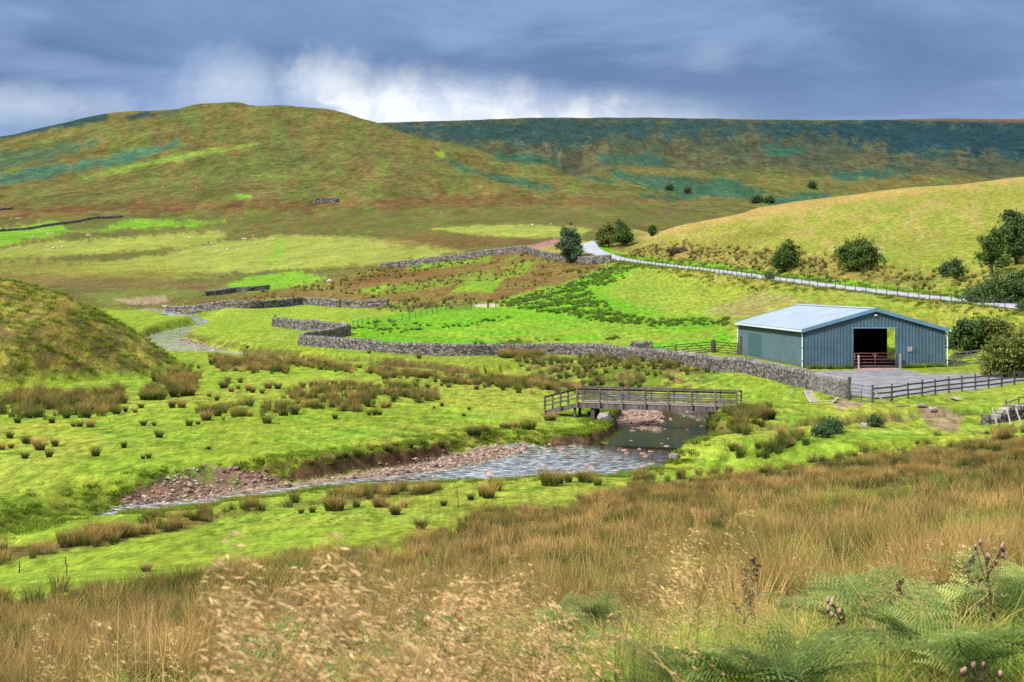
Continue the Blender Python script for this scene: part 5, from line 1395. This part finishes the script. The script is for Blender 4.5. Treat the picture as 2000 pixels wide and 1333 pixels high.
# ------------------------------------------------------------------ grasses, rushes and ferns
def blades(name, n, h, spread, lean, width, mat, seed, segs=3, hv=.35, droop=0.0, bias=(0, 0)):
    rng = np.random.default_rng(seed)
    a = rng.uniform(0, 6.283, n); r = spread * np.sqrt(rng.uniform(0, 1, n))
    bx, by = np.cos(a) * r, np.sin(a) * r
    da = a + rng.normal(0, .7, n); ln = lean * (.25 + rng.uniform(0, 1, n)) * (.5 + r / max(spread, 1e-6))
    hh = h * (1 - hv * rng.uniform(0, 1, n) ** .8)
    wa = rng.uniform(0, 6.283, n)
    ux, uy = np.cos(wa), np.sin(wa)
    V, T = [], []
    for k in range(segs + 1):
        f = k / segs
        ox = (np.cos(da) * ln + bias[0]) * hh * f ** 1.7; oy = (np.sin(da) * ln + bias[1]) * hh * f ** 1.7
        z = hh * (f - droop * f ** 3) - .03
        w = width * (1 - f ** 1.6) * .5 + width * .06
        V.append(np.stack([bx + ox - ux * w, by + oy - uy * w, z], 1)); V.append(np.stack([bx + ox + ux * w, by + oy + uy * w, z], 1))
        T.append(np.full(n, f)); T.append(np.full(n, f))
    V = np.stack(V, 1); T = np.stack(T, 1) * (.7 + .3 * rng.uniform(0, 1, n))[:, None]; m = V.shape[1]
    f = np.array([(2 * k, 2 * k + 1, 2 * k + 3, 2 * k + 2) for k in range(segs)])
    Fc = (f[None] + (np.arange(n) * m)[:, None, None]).reshape(-1, 4)
    return np_mesh(name, V.reshape(-1, 3), Fc, MATS[mat], False, T.ravel())
_groups = {}
def scatter(name, pts, protos, label, cat, smin=.7, smax=1.3, tilt=.08, rot_range=6.283, scales=None):
    """one mass of plants: points with an instancing modifier"""
    n = len(pts)
    if n == 0: return
    key = id(protos)
    if key not in _groups:
        col = bpy.data.collections.new(name + '_forms')
        for me in protos:
            col.objects.link(bpy.data.objects.new(me.name, me))
        g = bpy.data.node_groups.new(name + '_scatter', 'GeometryNodeTree')
        g.interface.new_socket('Geometry', in_out='INPUT', socket_type='NodeSocketGeometry'); g.interface.new_socket('Geometry', in_out='OUTPUT', socket_type='NodeSocketGeometry')
        gi, go = g.nodes.new('NodeGroupInput'), g.nodes.new('NodeGroupOutput')
        ci = g.nodes.new('GeometryNodeCollectionInfo'); ci.inputs['Collection'].default_value = col; ci.inputs['Separate Children'].default_value = True; ci.inputs['Reset Children'].default_value = True
        ip = g.nodes.new('GeometryNodeInstanceOnPoints'); ip.inputs['Pick Instance'].default_value = True
        def attr(nm, typ):
            a = g.nodes.new('GeometryNodeInputNamedAttribute'); a.data_type = typ; a.inputs['Name'].default_value = nm
            return [o for o in a.outputs if o.enabled and o.name == 'Attribute'][0]
        g.links.new(gi.outputs[0], ip.inputs['Points']); g.links.new(ci.outputs[0], ip.inputs['Instance'])
        g.links.new(attr('pick', 'INT'), ip.inputs['Instance Index']); g.links.new(attr('turn', 'FLOAT_VECTOR'), ip.inputs['Rotation']); g.links.new(attr('size', 'FLOAT'), ip.inputs['Scale'])
        g.links.new(ip.outputs[0], go.inputs[0]); _groups[key] = g
    me = bpy.data.meshes.new(name); me.vertices.add(n); me.vertices.foreach_set('co', np.asarray(pts, np.float32).ravel())
    me.attributes.new('pick', 'INT', 'POINT').data.foreach_set('value', RNG.integers(0, len(protos), n).astype(np.int32))
    tr = np.stack([RNG.normal(0, tilt, n), RNG.normal(0, tilt, n), RNG.uniform(-rot_range / 2, rot_range / 2, n)], 1)
    me.attributes.new('turn', 'FLOAT_VECTOR', 'POINT').data.foreach_set('vector', tr.astype(np.float32).ravel())
    sz = scales if scales is not None else RNG.uniform(smin, smax, n)
    me.attributes.new('size', 'FLOAT', 'POINT').data.foreach_set('value', np.asarray(sz, np.float32))
    o = link(name, me, label=label, cat=cat, kind='stuff')
    md = o.modifiers.new('scatter', 'NODES'); md.node_group = _groups[key]
    return o
RUSH = [blades('rush_tuft', 95, .75, .17, .42, .015, 'rush', s) for s in range(5)]
RUSHB = [blades('brown_rush_tuft', 85, .72, .24, .40, .013, 'rush_brown', 20 + s) for s in range(5)] + [blades('green_rush_tuft', 90, .66, .22, .40, .013, 'rush', 30 + s) for s in range(4)]
RUSHN = [blades('near_rush_tuft', 150, .70, .26, .42, .0065, 'rush_brown', 60 + s, 4) for s in range(4)] + [blades('near_green_rush_tuft', 150, .62, .24, .45, .007, 'rush', 65 + s, 4) for s in range(4)]
TURF = [blades('turf_tuft', 45, .13, .16, .9, .022, 'turf_mat', 40 + s, 2) for s in range(4)]
NETT = [blades('nettle_tuft', 60, .55, .25, .7, .055, 'nettle_mat', 50 + s, 2, .7) for s in range(4)]
CLUMP = [blades('rush_clump', 230, .8, .20, .55, .020, 'rush', 80 + s, 3, .5) for s in range(6)]
BROOM = [blades('rush_clump', 230, .8, .22, .55, .020, 'rush_brown', 90 + s, 3, .5) for s in range(3)]

RUSHM = RUSH + RUSHB
def bed(name, zone_, dens, label, protos, cap=9000, **kw):
    m = zone_ * sstep(.38, .56, fbm(GX / 1.5, GY / 1.5, 91, 3) + .04) * (GM['sdist'] > .3)
    return scatter(name, sample(m, dens, cap), protos, label, 'rushes', **kw)
bed('rush_bed', np.maximum(zone([(-60, 790), (60, 768), (235, 763), (250, 800), (150, 818), (-60, 818)], 4, 14, 70, 160), zone([(270, 770), (330, 745), (385, 742), (385, 770), (300, 785)], 4, 12, 70, 160)), 2.2, 'brown rush bed along the foot of the mound', RUSHM, smin=.5, smax=1.5)
bed('rush_bed', zone([(375, 806), (560, 776), (690, 752), (850, 762), (852, 786), (700, 802), (420, 822)], 3, 10, 70, 160), 2.5, 'long brown rush bed across the middle of the meadow', RUSHM, smin=.5, smax=1.4)
bed('rush_bed', np.maximum(zone([(400, 702), (555, 705), (558, 728), (430, 726)], 4, 8, 90, 220), zone([(290, 720), (380, 715), (400, 745), (300, 748)], 5, 14, 90, 220) * .6), 2.0, 'brown rush bed at the right foot of the mound', RUSHM, smin=.7, smax=1.6)
bed('rush_bed', zone([(555, 703), (760, 726), (900, 738), (1070, 742), (1150, 765), (1060, 770), (900, 752), (700, 728), (555, 716)], 4, 8, 90, 220), 3.0, 'band of rushes hiding the stream behind the meadow', RUSHM, smin=.5, smax=1.3)
bed('rush_bed', zone([(976, 684), (1065, 682), (1060, 698), (980, 701)], 2, 3, 90, 220), 4.0, 'brown rushes against the middle of the long wall', RUSHB, smin=1.1, smax=1.7)
bed('rush_bed', strip * (GRHO < 90), 7.0, 'strip of brown rushes along the near bank of the stream', RUSHB, smin=.55, smax=1.0)
bed('rush_bed', np.maximum(zone([(1368, 812), (1440, 805), (1500, 800), (1515, 822), (1460, 850), (1380, 842)], 4, 8, 70, 120), zone([(1440, 890), (1520, 860), (1590, 862), (1560, 890), (1460, 905)], 4, 8, 60, 120)), 2.6, 'rushes on the right bank below the footbridge', RUSH, smin=.7, smax=1.2)
bed('rush_bed', zone([(1010, 705), (1080, 700), (1200, 690), (1330, 700), (1420, 735), (1330, 758), (1200, 760), (1060, 760)], 6, 26, 110, 170) * sstep(.5, .62, NZ1 + .05), 1.1, 'mixed rushes on the slope between wall and stream', RUSH, smin=.6, smax=1.3)
bed('rush_bed', rough * sstep(.40, .52, NZ1) * (GRHO < 420), .22, 'brown rushes over the rough ground between the far walls', RUSHM, cap=3600, smin=.6, smax=1.6)
bed('moss_hummock_grass', mm * (GRHO < 175), 1.5, 'tussocky yellow grass over the left mound', TURF, smin=1.5, smax=3.2)
# the brown hillside in front
fgm = fg * sstep(11, 14, GRHO)
bed('brown_hillside_rushes', fgm * sstep(24, 28, GRHO) * (GRHO < 80), 5.6, 'tawny rushes and moor grass covering the near hillside', RUSHB, cap=13000, smin=.40, smax=1.0)
bed('brown_hillside_rushes', fgm * sstep(29, 25, GRHO), 9, 'tawny rushes and moor grass nearest the camera', RUSHN, cap=8500, smin=.45, smax=1.0)
STEMS = [blades('straw_stems', 9, 1.0, .30, .30, .0065, 'straw_mat', 140 + s, 4, .45, .06, (.08, 0)) for s in range(5)]
scatter('straw_stems', sample(fgm * sstep(7, 10, GRHO) * sstep(60, 30, GRHO) * (.4 + NZ2), 2.2, 3600), STEMS, 'tall bleached grass stems standing above the brown hillside', 'grass', .6, 1.1)
LUSH = [blades('lush_grass_tuft', 60, .42, .24, .7, .010, 'meadow_grass_mat', 150 + s, 3, .5, .2, (.08, 0)) for s in range(3)]
scatter('lush_grass', sample(fgm * (GRHO < 48) * sstep(.52, .62, fbm(GX / 5, GY / 5, 97, 3)), 5, 6000), LUSH, 'green grass showing between the brown rushes of the near hillside', 'grass', .6, 1.1)
# turf tufts on the meadow and near bank
scatter('turf_tufts', sample(near * (GM['sdist'] > .4) * (1 - strip) * (1 - fg) * (1 - scar) * sstep(125, 95, GRHO) * (.1 + sstep(.48, .6, NZ2)), 1.6, 6000), TURF, 'short green turf of the stream meadow', 'grass', .3, .6)
scatter('bank_turf', sample(sstep(3.0, 1.5, GM['sdist']) * (GM['sdist'] > .35) * (GRHO < 120) * (1 - .7 * bank2) * (1 - scar), 8, 6500), TURF, 'shaggy turf along the stream bank edge', 'grass', .9, 2.0)
# nettles and docks in the green field
nt = np.maximum(zone([(975, 598), (1010, 585), (1120, 552), (1210, 514), (1260, 518), (1235, 535), (1150, 575), (1230, 622), (1150, 620)], 4, 8, 170, 330), zone([(1150, 612), (1280, 622), (1420, 626), (1420, 637), (1250, 637), (1150, 626)], 3, 8, 160, 300))
nt2 = np.maximum(zone([(690, 640), (760, 628), (860, 636), (1000, 620), (1000, 632), (860, 646), (720, 650)], 4, 12, 160, 260) * .5, zone([(855, 677), (1000, 668), (1130, 655), (1220, 661), (1100, 668), (900, 684)], 3, 6, 160, 240))
scatter('nettle_patch', sample(nt * sstep(.34, .60, NZ2), 1.8, 5500), NETT, 'dark green nettles and docks along the field edges', 'nettles', .5, 1.2)
scatter('nettle_patch', sample(nt2 * sstep(.42, .58, NZ2), .8, 2000), NETT, 'thin patches of docks in the bright green field', 'nettles', .6, 1.2)
scatter('nettle_patch', [drop(*bp(u, -.35 - random.random() * .5, 0)[:2]) for u in np.concatenate([np.linspace(.3, 4.3, 22), np.linspace(9.6, 13.4, 26)])], NETT, 'weeds growing along the foot of the barn gable', 'weeds', .5, 1.1)
scatter('verge_grass', sample((sstep(6, 4.5, GM['road']) * sstep(1.9, 2.3, GM['road'])) * (GRHO < 330) * (GPX > 1100), .8, 3500), TURF, 'grass on the road verges', 'grass', 1.5, 3.5)
scatter('bank_herbs', sample(bank * (GRHO < 330), .4, 1800), RUSHM, 'tall dry herbs on the bank above the road', 'herbs', .5, 1.4)
scatter('fence_herbs', [drop(*(np.array(p[:2]) + RNG.normal(0, .45, 2))) for p in resample(wl, .9)[0]], RUSHB, 'dry herbs growing along the roadside wire fence', 'herbs', .35, .8)

# single rush clumps on the meadow: (zoomed view coordinates) -> photo pixels, with height in pixels
CL = []
for sc_, ox, oy, lst in (
    (2.857, 0, 540, [(55, 905, 45), (148, 935, 60), (205, 945, 55), (222, 970, 60), (307, 950, 55), (140, 1018, 45), (275, 1010, 50), (535, 1005, 65), (692, 958, 45), (888, 900, 50), (800, 835, 40), (860, 835, 25), (830, 1015, 35), (798, 1020, 25), (1165, 968, 25), (1055, 835, 50), (1105, 828, 30), (1150, 805, 65), (505, 843, 50), (445, 840, 40), (410, 840, 25), (290, 820, 40), (98, 820, 40), (12, 970, 45), (62, 960, 35), (375, 793, 40), (487, 790, 50), (650, 770, 60), (700, 757, 35), (755, 762, 30), (787, 735, 35), (960, 735, 55), (1015, 735, 50), (845, 690, 60), (800, 690, 55), (900, 688, 55), (970, 675, 60), (1060, 665, 65), (1250, 625, 50), (1270, 598, 50), (1340, 595, 40), (1212, 695, 35), (1168, 672, 25), (1290, 645, 30), (1330, 630, 30), (1385, 640, 45), (1410, 650, 40), (1462, 655, 30), (1497, 625, 45), (1550, 630, 45), (1688, 625, 45), (1745, 620, 45), (1790, 620, 55), (1820, 610, 40), (1865, 608, 35), (1918, 608, 35), (1947, 608, 30), (1645, 770, 55), (1490, 822, 60), (1870, 797, 30), (1380, 405, 20), (870, 590, 60), (940, 600, 55), (1000, 595, 65), (1040, 595, 60), (1080, 597, 55)]),
    (3.173, 500, 540, [(800, 640, 45), (1065, 698, 35), (1150, 680, 25), (1197, 690, 35), (1367, 703, 35), (790, 818, 50), (700, 862, 40), (735, 862, 45), (765, 860, 40), (240, 858, 60), (490, 885, 30), (1152, 805, 25), (1103, 820, 25), (1320, 828, 25), (1287, 867, 25), (1325, 988, 65), (1365, 988, 70), (1422, 970, 60), (1530, 945, 45), (1565, 945, 45), (1615, 945, 55), (1665, 952, 70), (1705, 950, 80), (1805, 895, 50), (1835, 892, 55), (340, 1165, 40), (450, 1165, 60), (508, 1135, 45), (555, 1125, 45), (630, 1140, 60), (708, 1082, 40), (800, 1080, 55), (830, 1095, 45), (865, 1065, 50), (957, 1062, 45), (1032, 1045, 45), (1152, 1055, 50), (1010, 512, 40), (700, 480, 28)]),
    (2.76, 700, 850, [(1015, 272, 95), (1045, 275, 100), (1080, 262, 70), (1130, 255, 60), (1210, 255, 70), (1240, 258, 75), (1290, 272, 60), (200, 430, 60), (105, 392, 50), (145, 392, 45), (245, 392, 50), (605, 350, 45), (460, 382, 40), (340, 510, 70), (740, 300, 80), (700, 340, 90), (670, 330, 70)]),
    (2.5, 0, 850, [(1610, 370, 80), (1645, 370, 85), (1740, 355, 50), (1855, 350, 60), (1930, 390, 55), (1470, 385, 35), (715, 668, 50), (1525, 380, 40)]),
    (3.333, 1400, 560, [(320, 865, 80), (350, 865, 75), (160, 930, 90), (120, 925, 70), (420, 970, 60), (500, 975, 60), (545, 975, 60), (105, 1075, 60), (130, 1072, 55), (270, 1060, 50), (330, 1070, 80), (460, 1050, 60), (480, 1045, 55)])):
    CL += [(ox + a / sc_, oy + b / sc_, c / sc_) for a, b, c in lst]
random.seed(21)
for px, py, hp in CL:
    p = ground_at(px, py, 40, 260); d = p.y; h = hp / F * d * 1.15
    br = random.random() < .3
    o = link('rush_clump', random.choice(BROOM if br else CLUMP)); o.location = p; s = h / .8
    o.scale = (s * random.uniform(.85, 1.25), s * random.uniform(.85, 1.25), s); o.rotation_euler = (0, 0, random.uniform(0, 6.28))
    if py > 905: lab, grp = 'rush clump standing on the near bank of the stream', 'rush clumps on the near bank'
    elif px > 1300: lab, grp = 'rush clump on the right bank between footbridge and brown hillside', 'rush clumps on the right bank'
    elif py > 845 and px > 540: lab, grp = 'rush clump on the sloping bank just above the stream gravel', 'rush clumps on the stream bank'
    elif py < 755: lab, grp = 'rush clump on the far side of the meadow beyond the long rush bed', 'rush clumps at the back of the meadow'
    elif px < 420: lab, grp = 'rush clump dotted over the bright left part of the meadow', 'rush clumps on the left meadow'
    else: lab, grp = 'rush clump on the meadow between the long rush bed and the stream', 'rush clumps on the middle meadow'
    tag(o, lab, 'rush clump', grp)

# ------------------------------------------------------------------ foreground plants
def frond(seed, L=1.0, pairs=13):
    """bracken frond: bare stipe, then an arching triangular blade of pinnae set with pinnules"""
    rng = np.random.default_rng(seed); V, Fc, T = [], [], []
    def quad(a, b, c, d, t):
        k = len(V); V.extend([a, b, c, d]); Fc.append((k, k + 1, k + 2, k + 3)); T.extend([t] * 4)
    up = np.array([0, 0, 1.]); cv = rng.uniform(.40, .58); dr = rng.uniform(.18, .32); sw = rng.uniform(-.12, .12)
    def spine(f):
        g = max(0, (f - .36) / .64)
        return np.array([.02 * f + cv * g ** 1.2, sw * g * g, .92 * min(f, .36) + .42 * g - dr * g * g]) * L
    prev = spine(0)
    for i in range(1, 15):
        q = spine(i / 14); w = .0055 * L * (1.15 - i / 14)
        for y in (np.array([0, w, 0]), np.array([w * .7, 0, w * .7])): quad(prev - y, prev + y, q + y, q - y, .8)
        prev = q
    for i in range(pairs):
        g0 = i / (pairs - 1); f = .38 + .615 * g0 ** .92; p = spine(f); d = spine(min(f + .02, 1.0)) - spine(f - .02); d /= np.linalg.norm(d)
        pl = L * (.31 * (1 - g0) ** .85 + .018) * rng.uniform(.88, 1.08)
        for sgn in (-1, 1):
            ax = np.array([0., sgn, 0]) * .88 + d * .40 + up * rng.uniform(-.25, .10); ax /= np.linalg.norm(ax)
            nn = np.cross(ax, d); nn /= np.linalg.norm(nn); tr = np.cross(nn, ax); tone = rng.uniform(-.12, .16)
            m = max(3, int(13 * pl / (L * .31)))
            e = p + ax * pl + up * (-.16 * pl); quad(p, p + ax * .001 + tr * .002 * L, e + tr * .0008, e, .7)
            for j in range(m):
                g = (j + .5) / m; c = p + ax * pl * g + up * (-.16 * pl * g * g); wl_ = pl * .19 * (1.05 - g) + .003 * L; ww = pl / m * .30
                for s2 in (-1, 1):
                    tip_ = c + tr * s2 * wl_ + ax * ww * 1.2 + nn * rng.uniform(-.15, .15) * wl_
                    quad(c - ax * ww, c + ax * ww, tip_ + ax * ww * .4, tip_ - ax * ww * .3, float(np.clip(.38 + tone + .35 * g + rng.uniform(-.12, .2), 0, 1)))
    return np_mesh('frond', np.array(V), np.array(Fc), MATS['fern_mat'], False, T)
FROND = [frond(s) for s in range(8)]
random.seed(31)
FERNS = [(1130, 1128, 9, 4), (1185, 1108, 10.5, 4), (1648, 1118, 7.6, 5), (1560, 1058, 10.5, 4), (1645, 1040, 11.5, 4), (1790, 1030, 11.5, 4), (1905, 1000, 11.5, 5), (1980, 1005, 10.5, 5), (1945, 1050, 9, 4), (1850, 1165, 7, 5),
         (1780, 1225, 6.3, 4), (1330, 1270, 6.3, 4), (1545, 1250, 6.2, 5), (1690, 1275, 5.6, 4), (560, 1275, 5.6, 4), (650, 1290, 5.2, 4), (1005, 1265, 6.0, 4), (890, 1240, 6.5, 4), (1200, 1275, 5.8, 4), (1900, 1235, 6, 5), (770, 1235, 7, 4), (1080, 1185, 8, 4), (1990, 1160, 7, 4), (1430, 1240, 6.5, 4), (1990, 1260, 5.4, 4)]
FERN_LABELS = ['bracken fern rising behind the plumed grass right of centre', 'taller bracken fern just behind the one right of centre', 'big upright bracken fern left of the low seeding thistle', 'small bracken fern at the back edge of the brown rushes, leftmost there', 'bracken fern at the back edge of the rushes, above the big upright fern',
 'bracken fern at the back edge, midway between big fern and right corner', 'tall bracken fern behind the tall seeding thistle', 'bracken fern topmost at the right edge of the picture', 'bracken fern just left of the tall seeding thistle', 'bracken fern below the dark dead stalk near the thistles',
 'bracken fern between the two low thistles on the right', 'bracken fern in bright grass below the pair of dead dock stalks', 'bracken fern left below the low seeding thistle', 'bracken fern at the bottom edge right of the low thistle', 'leftmost bracken fern at the bottom edge',
 'second bracken fern from the left at the bottom edge', 'bracken fern under the densest plumed grass at the bottom centre', 'bracken fern left of the densest plumed grass', 'bracken fern at the bottom edge right of the plumed grass', 'bracken fern above the corner thistle at bottom right',
 'bracken fern half hidden in the plumed grass left of centre', 'bracken fern among the last plumes right of centre', 'bracken fern cut by the right edge below the tall thistle', 'bracken fern left of the dead dock stalks', 'bracken fern in the bottom right corner']
for k, (px, py, d, n) in enumerate(FERNS):
    if k in (13, 15, 18, 23, 24): continue
    fh = .30 + .14 * ((k * 7) % 5) / 4; n += 2
    d = min(np.linspace(3.6, 13, 80), key=lambda q: abs(EYE + F * (CAMZ - at_px(px, q).z - fh) / q - py) + 40 * abs(q - d))
    b = at_px(px, float(d)); hh = fh
    root = empty('bracken_fern', b, 0, label='', cat='fern', group='bracken ferns in the foreground')
    root['label'] = FERN_LABELS[k]
    a0 = random.uniform(0, 6.28)
    for i in range(n):
        o = link('frond', random.choice(FROND), root); s = hh / .50 * random.uniform(.70, 1.08); o.scale = (s, s, s * random.uniform(.9, 1.1))
        o.rotation_euler = (random.uniform(-.15, .15), random.uniform(-.18, .12), a0 + i * 6.283 / n + random.uniform(-.4, .4)); o.location = (random.uniform(-.06, .06), random.uniform(-.06, .06), random.uniform(-.02, .05))
# long grass
LONG = [blades('long_grass_tuft', 55, .50, .16, .75, .0075, 'meadow_grass_mat', 110 + s, 4, .55, .25, (.10, 0)) for s in range(6)] + [blades('straw_tuft', 45, .58, .15, .6, .0055, 'straw_mat', 120 + s, 4, .55, .2, (.12, 0)) for s in range(3)]
gm = np.maximum(sstep(19, 13, GRHO), sstep(30, 20, GRHO) * sstep(1050, 1250, GPX) * sstep(.42, .55, NZ2)) * sstep(3.4, 4.2, GRHO) * np.clip(sstep(900, 1250, GPX) + .22, 0, 1) * VIEW
scatter('long_grass', sample(gm, 38, 24000), LONG, 'long green and straw coloured grass in the right foreground', 'grass', .45, .95)
def plume(seed, h=1.0, n=15):
    """flowering grass: thin stem and an open arching panicle, its branchlets hung with pale spikelets and blown to the right"""
    rng = np.random.default_rng(seed); V, Fc, T = [], [], []
    bend = rng.uniform(.10, .42)
    def st(f): return np.array([.08 * h * f ** 2 + bend * h * max(0, f - .5) ** 1.6, .04 * h * math.sin(seed + f * 2), h * (f - bend * .8 * max(0, f - .5) ** 2)])
    def strip(a, b, w0, w1, t0, t1):
        for ax in ((1, 0, 0), (0, 1, 0)):
            y = np.array(ax); k = len(V); V.extend([a - y * w0, a + y * w0, b + y * w1, b - y * w1]); Fc.append((k, k + 1, k + 2, k + 3)); T.extend([t0, t0, t1, t1])
    prev = st(0)
    for i in range(1, 13):
        q = st(i / 12); strip(prev, q, .0024 * (1.2 - i / 12) + .0004, .0024 * (1.15 - i / 12) + .0004, .25 + .2 * i / 12, .3 + .2 * i / 12); prev = q
    for i in range(n):
        f = .58 + .42 * (i + rng.uniform(0, .8)) / n; p = st(min(f, 1)); L = h * (.20 * (1.06 - f) ** .6 + .03) * rng.uniform(.7, 1.15)
        d = np.array([rng.normal(.75, .35), rng.normal(0, .45), rng.normal(.30, .30)]); d /= np.linalg.norm(d)
        last = p
        for k2 in range(1, 6):
            g = k2 / 5; q = p + d * L * g + np.array([.25, 0, -.55]) * L * g * g; strip(last, q, .0014, .0011, .55, .7); last = q
            for _ in range(2):
                c = q + rng.normal(0, .006, 3); a = np.array([.55, 0, -.55]) + d * .4 + rng.normal(0, .28, 3); a = a / np.linalg.norm(a) * h * rng.uniform(.007, .013)
                w = np.cross(a, rng.normal(size=3)); w = w / (np.linalg.norm(w) + 1e-9) * h * .0027
                m = len(V); V.extend([c, c + a * .8 + w, c + a * 2.0, c + a * .8 - w]); Fc.append((m, m + 1, m + 2, m + 3)); T.extend([rng.uniform(.72, 1.0)] * 4)
    return np_mesh('plume_grass', np.array(V), np.array(Fc), MATS['plume_mat'], False, T)
PLUME = [plume(s) for s in range(9)]
random.seed(41); pp, ps = [], []
def add_plumes(n, px0, px1, d0, d1, t0, t1):
    for _ in range(n):
        d = random.uniform(d0, d1); px = random.uniform(px0, px1); b = at_px(px, d); top = CAMZ + (EYE - random.uniform(t0, t1)) / F * d
        if top - b.z > .25: pp.append(b); ps.append(top - b.z)
add_plumes(22, 395, 470, 2.4, 3.1, 1005, 1180); add_plumes(8, 300, 540, 2.7, 3.4, 1110, 1300)
add_plumes(30, 690, 1010, 3.6, 5.0, 1070, 1190); add_plumes(34, 640, 1080, 3.4, 4.6, 1130, 1290); add_plumes(6, 690, 790, 2.8, 3.4, 1075, 1200)
add_plumes(8, 1180, 1270, 4, 5.5, 990, 1080); add_plumes(22, 1250, 1700, 5, 8, 1060, 1220); add_plumes(10, 1680, 1990, 5.5, 9, 980, 1120); add_plumes(4, 1300, 1380, 4.5, 6.5, 930, 1150); add_plumes(6, 0, 300, 4, 6.5, 1120, 1300)
scatter('plume_grass', pp, PLUME, 'pale feathery flowering grass blowing in the foreground', 'grass', tilt=.10, rot_range=1.4, scales=ps)

def thistle(label, px, d, top_py, seed, heads=6):
    random.seed(seed); b = at_px(px, d); h = CAMZ + (EYE - top_py) / F * d - b.z
    root = empty('thistle', b, label=label, cat='thistle')
    MB().tube([(0, 0, -.05), (.02, 0, h * .5), (.0, .02, h * .86)], [.006, .005, .004], 6).build('stem', MATS['dead_stem'], root, True)
    bm = bmesh.new(); bmesh.ops.create_icosphere(bm, subdivisions=2, radius=1.0)
    for v in bm.verts: v.co *= 1 + random.uniform(-.14, .14)
    me = bpy.data.meshes.new('seed_head'); bm.to_mesh(me); bm.free(); me.materials.append(MATS['thistle_down'])
    for k in range(heads):
        f = random.uniform(.62, .88); st = Vector((.0, .01, h * f)); a = random.uniform(0, 6.28); en = Vector((math.cos(a) * .07, math.sin(a) * .07, h * random.uniform(.84, 1.0)))
        br = MB().tube([st, (st + en) / 2 + Vector((0, 0, -.01)), en], .0028, 5).build('branch', MATS['dead_stem'], root, True)
        o = link('seed_head', me, br); o.location = en; s = random.uniform(.006, .010); o.scale = (s, s, s * 1.5)
        c = MB().tube([en - Vector((0, 0, .020)), en - Vector((0, 0, .004))], [.004, .008], 7).build('bract_cup', MATS['dead_stem'], br, True)
    for k in range(7):
        z = h * (.15 + .09 * k); a = k * 2.4; L = .11 * (1.2 - k * .09)
        c, s = math.cos(a), math.sin(a); mb = MB(); pts = []
        for i in range(6):
            f = i / 5; w = .014 * math.sin(math.pi * (f * .9 + .08)) * (1.5 if i % 2 else .7)
            q = Vector((c * L * f, s * L * f, z + .05 * f - .09 * f * f)); pts += [q + Vector((-s * w, c * w, .004)), q, q + Vector((s * w, -c * w, .004))]
        mb.face_set(pts, [(3 * i + j, 3 * i + j + 1, 3 * i + j + 4, 3 * i + j + 3) for i in range(5) for j in range(2)]); mb.build('leaf', MATS['leaf_brown'], root)
thistle('seeding thistle with pale down heads low in the right foreground', 1648, 6.2, 1170, 1, 6)
thistle('tall seeding thistle with pinkish heads near the right edge', 1928, 6.4, 1060, 2, 8)
thistle('small seeding thistle below the centre of the right foreground', 1725, 6.0, 1225, 3, 4)
thistle('seeding thistle at the bottom right corner', 1920, 5.0, 1290, 4, 5)
def dock(label, px, d, top_py, seed, mat='dead_stem', r=.0035, tops=True):
    random.seed(seed); b = at_px(px, d); h = CAMZ + (EYE - top_py) / F * d - b.z
    root = empty('dead_stalk', b, label=label, cat='dead stalk')
    ln = Vector((random.uniform(-.12, .12) * h, random.uniform(-.1, .1) * h, h))
    MB().tube([(0, 0, -.05), ln * .5 + Vector((.02 * h, 0, 0)), ln], [r, r * .8, r * .5], 6).build('stem', MATS[mat], root, True)
    for k in range(6):
        f = .45 + .09 * k; a = random.uniform(0, 6.28); p = ln * f; e = p + Vector((math.cos(a) * .13 * h, math.sin(a) * .13 * h, .16 * h)) * (1.1 - f * .6)
        br = MB().tube([p, (p + e) / 2 + Vector((0, 0, -.01)), e], [r * .6, r * .5, r * .35], 5).build('branch', MATS[mat], root, True)
        if tops:
            mb = MB()
            for q in range(14):
                c = p + (e - p) * random.uniform(.3, 1.05) + Vector([random.uniform(-.012, .012) for _ in range(3)]); s = random.uniform(.002, .005)
                mb.box(c - Vector((s, s, s)), c + Vector((s, s, s)), j=s * .4)
            mb.build('seed_cluster', MATS[mat], br)
for k, (px, d, tp, lab) in enumerate(((1475, 7.5, 1085, 'dark dead dock stalk rising left of the fern in the right foreground'), (1450, 8.0, 1110, 'thinner dead dock stalk left of its darker twin'), (1868, 7.2, 1085, 'dark dead stalk right of the centre ferns near the thistles'), (1755, 7.0, 1130, 'dead stalk between the two nearest ferns on the right'), (600, 8.0, 1150, 'brown dead hogweed stalk among the plumed grass on the left'))):
    dock(lab, px, d, tp, 60 + k)
dock('forked dead thistle silhouette on the green strip at the left edge', 38, 42.0, 1098, 71, r=.022, tops=False)
dock('single bent dead stalk on the green strip near the left edge', 131, 41.0, 1088, 72, r=.018, tops=False)
dock('small dead stalk on the near bank below the stream gravel', 895, 60.0, 950, 73, r=.018, tops=False)
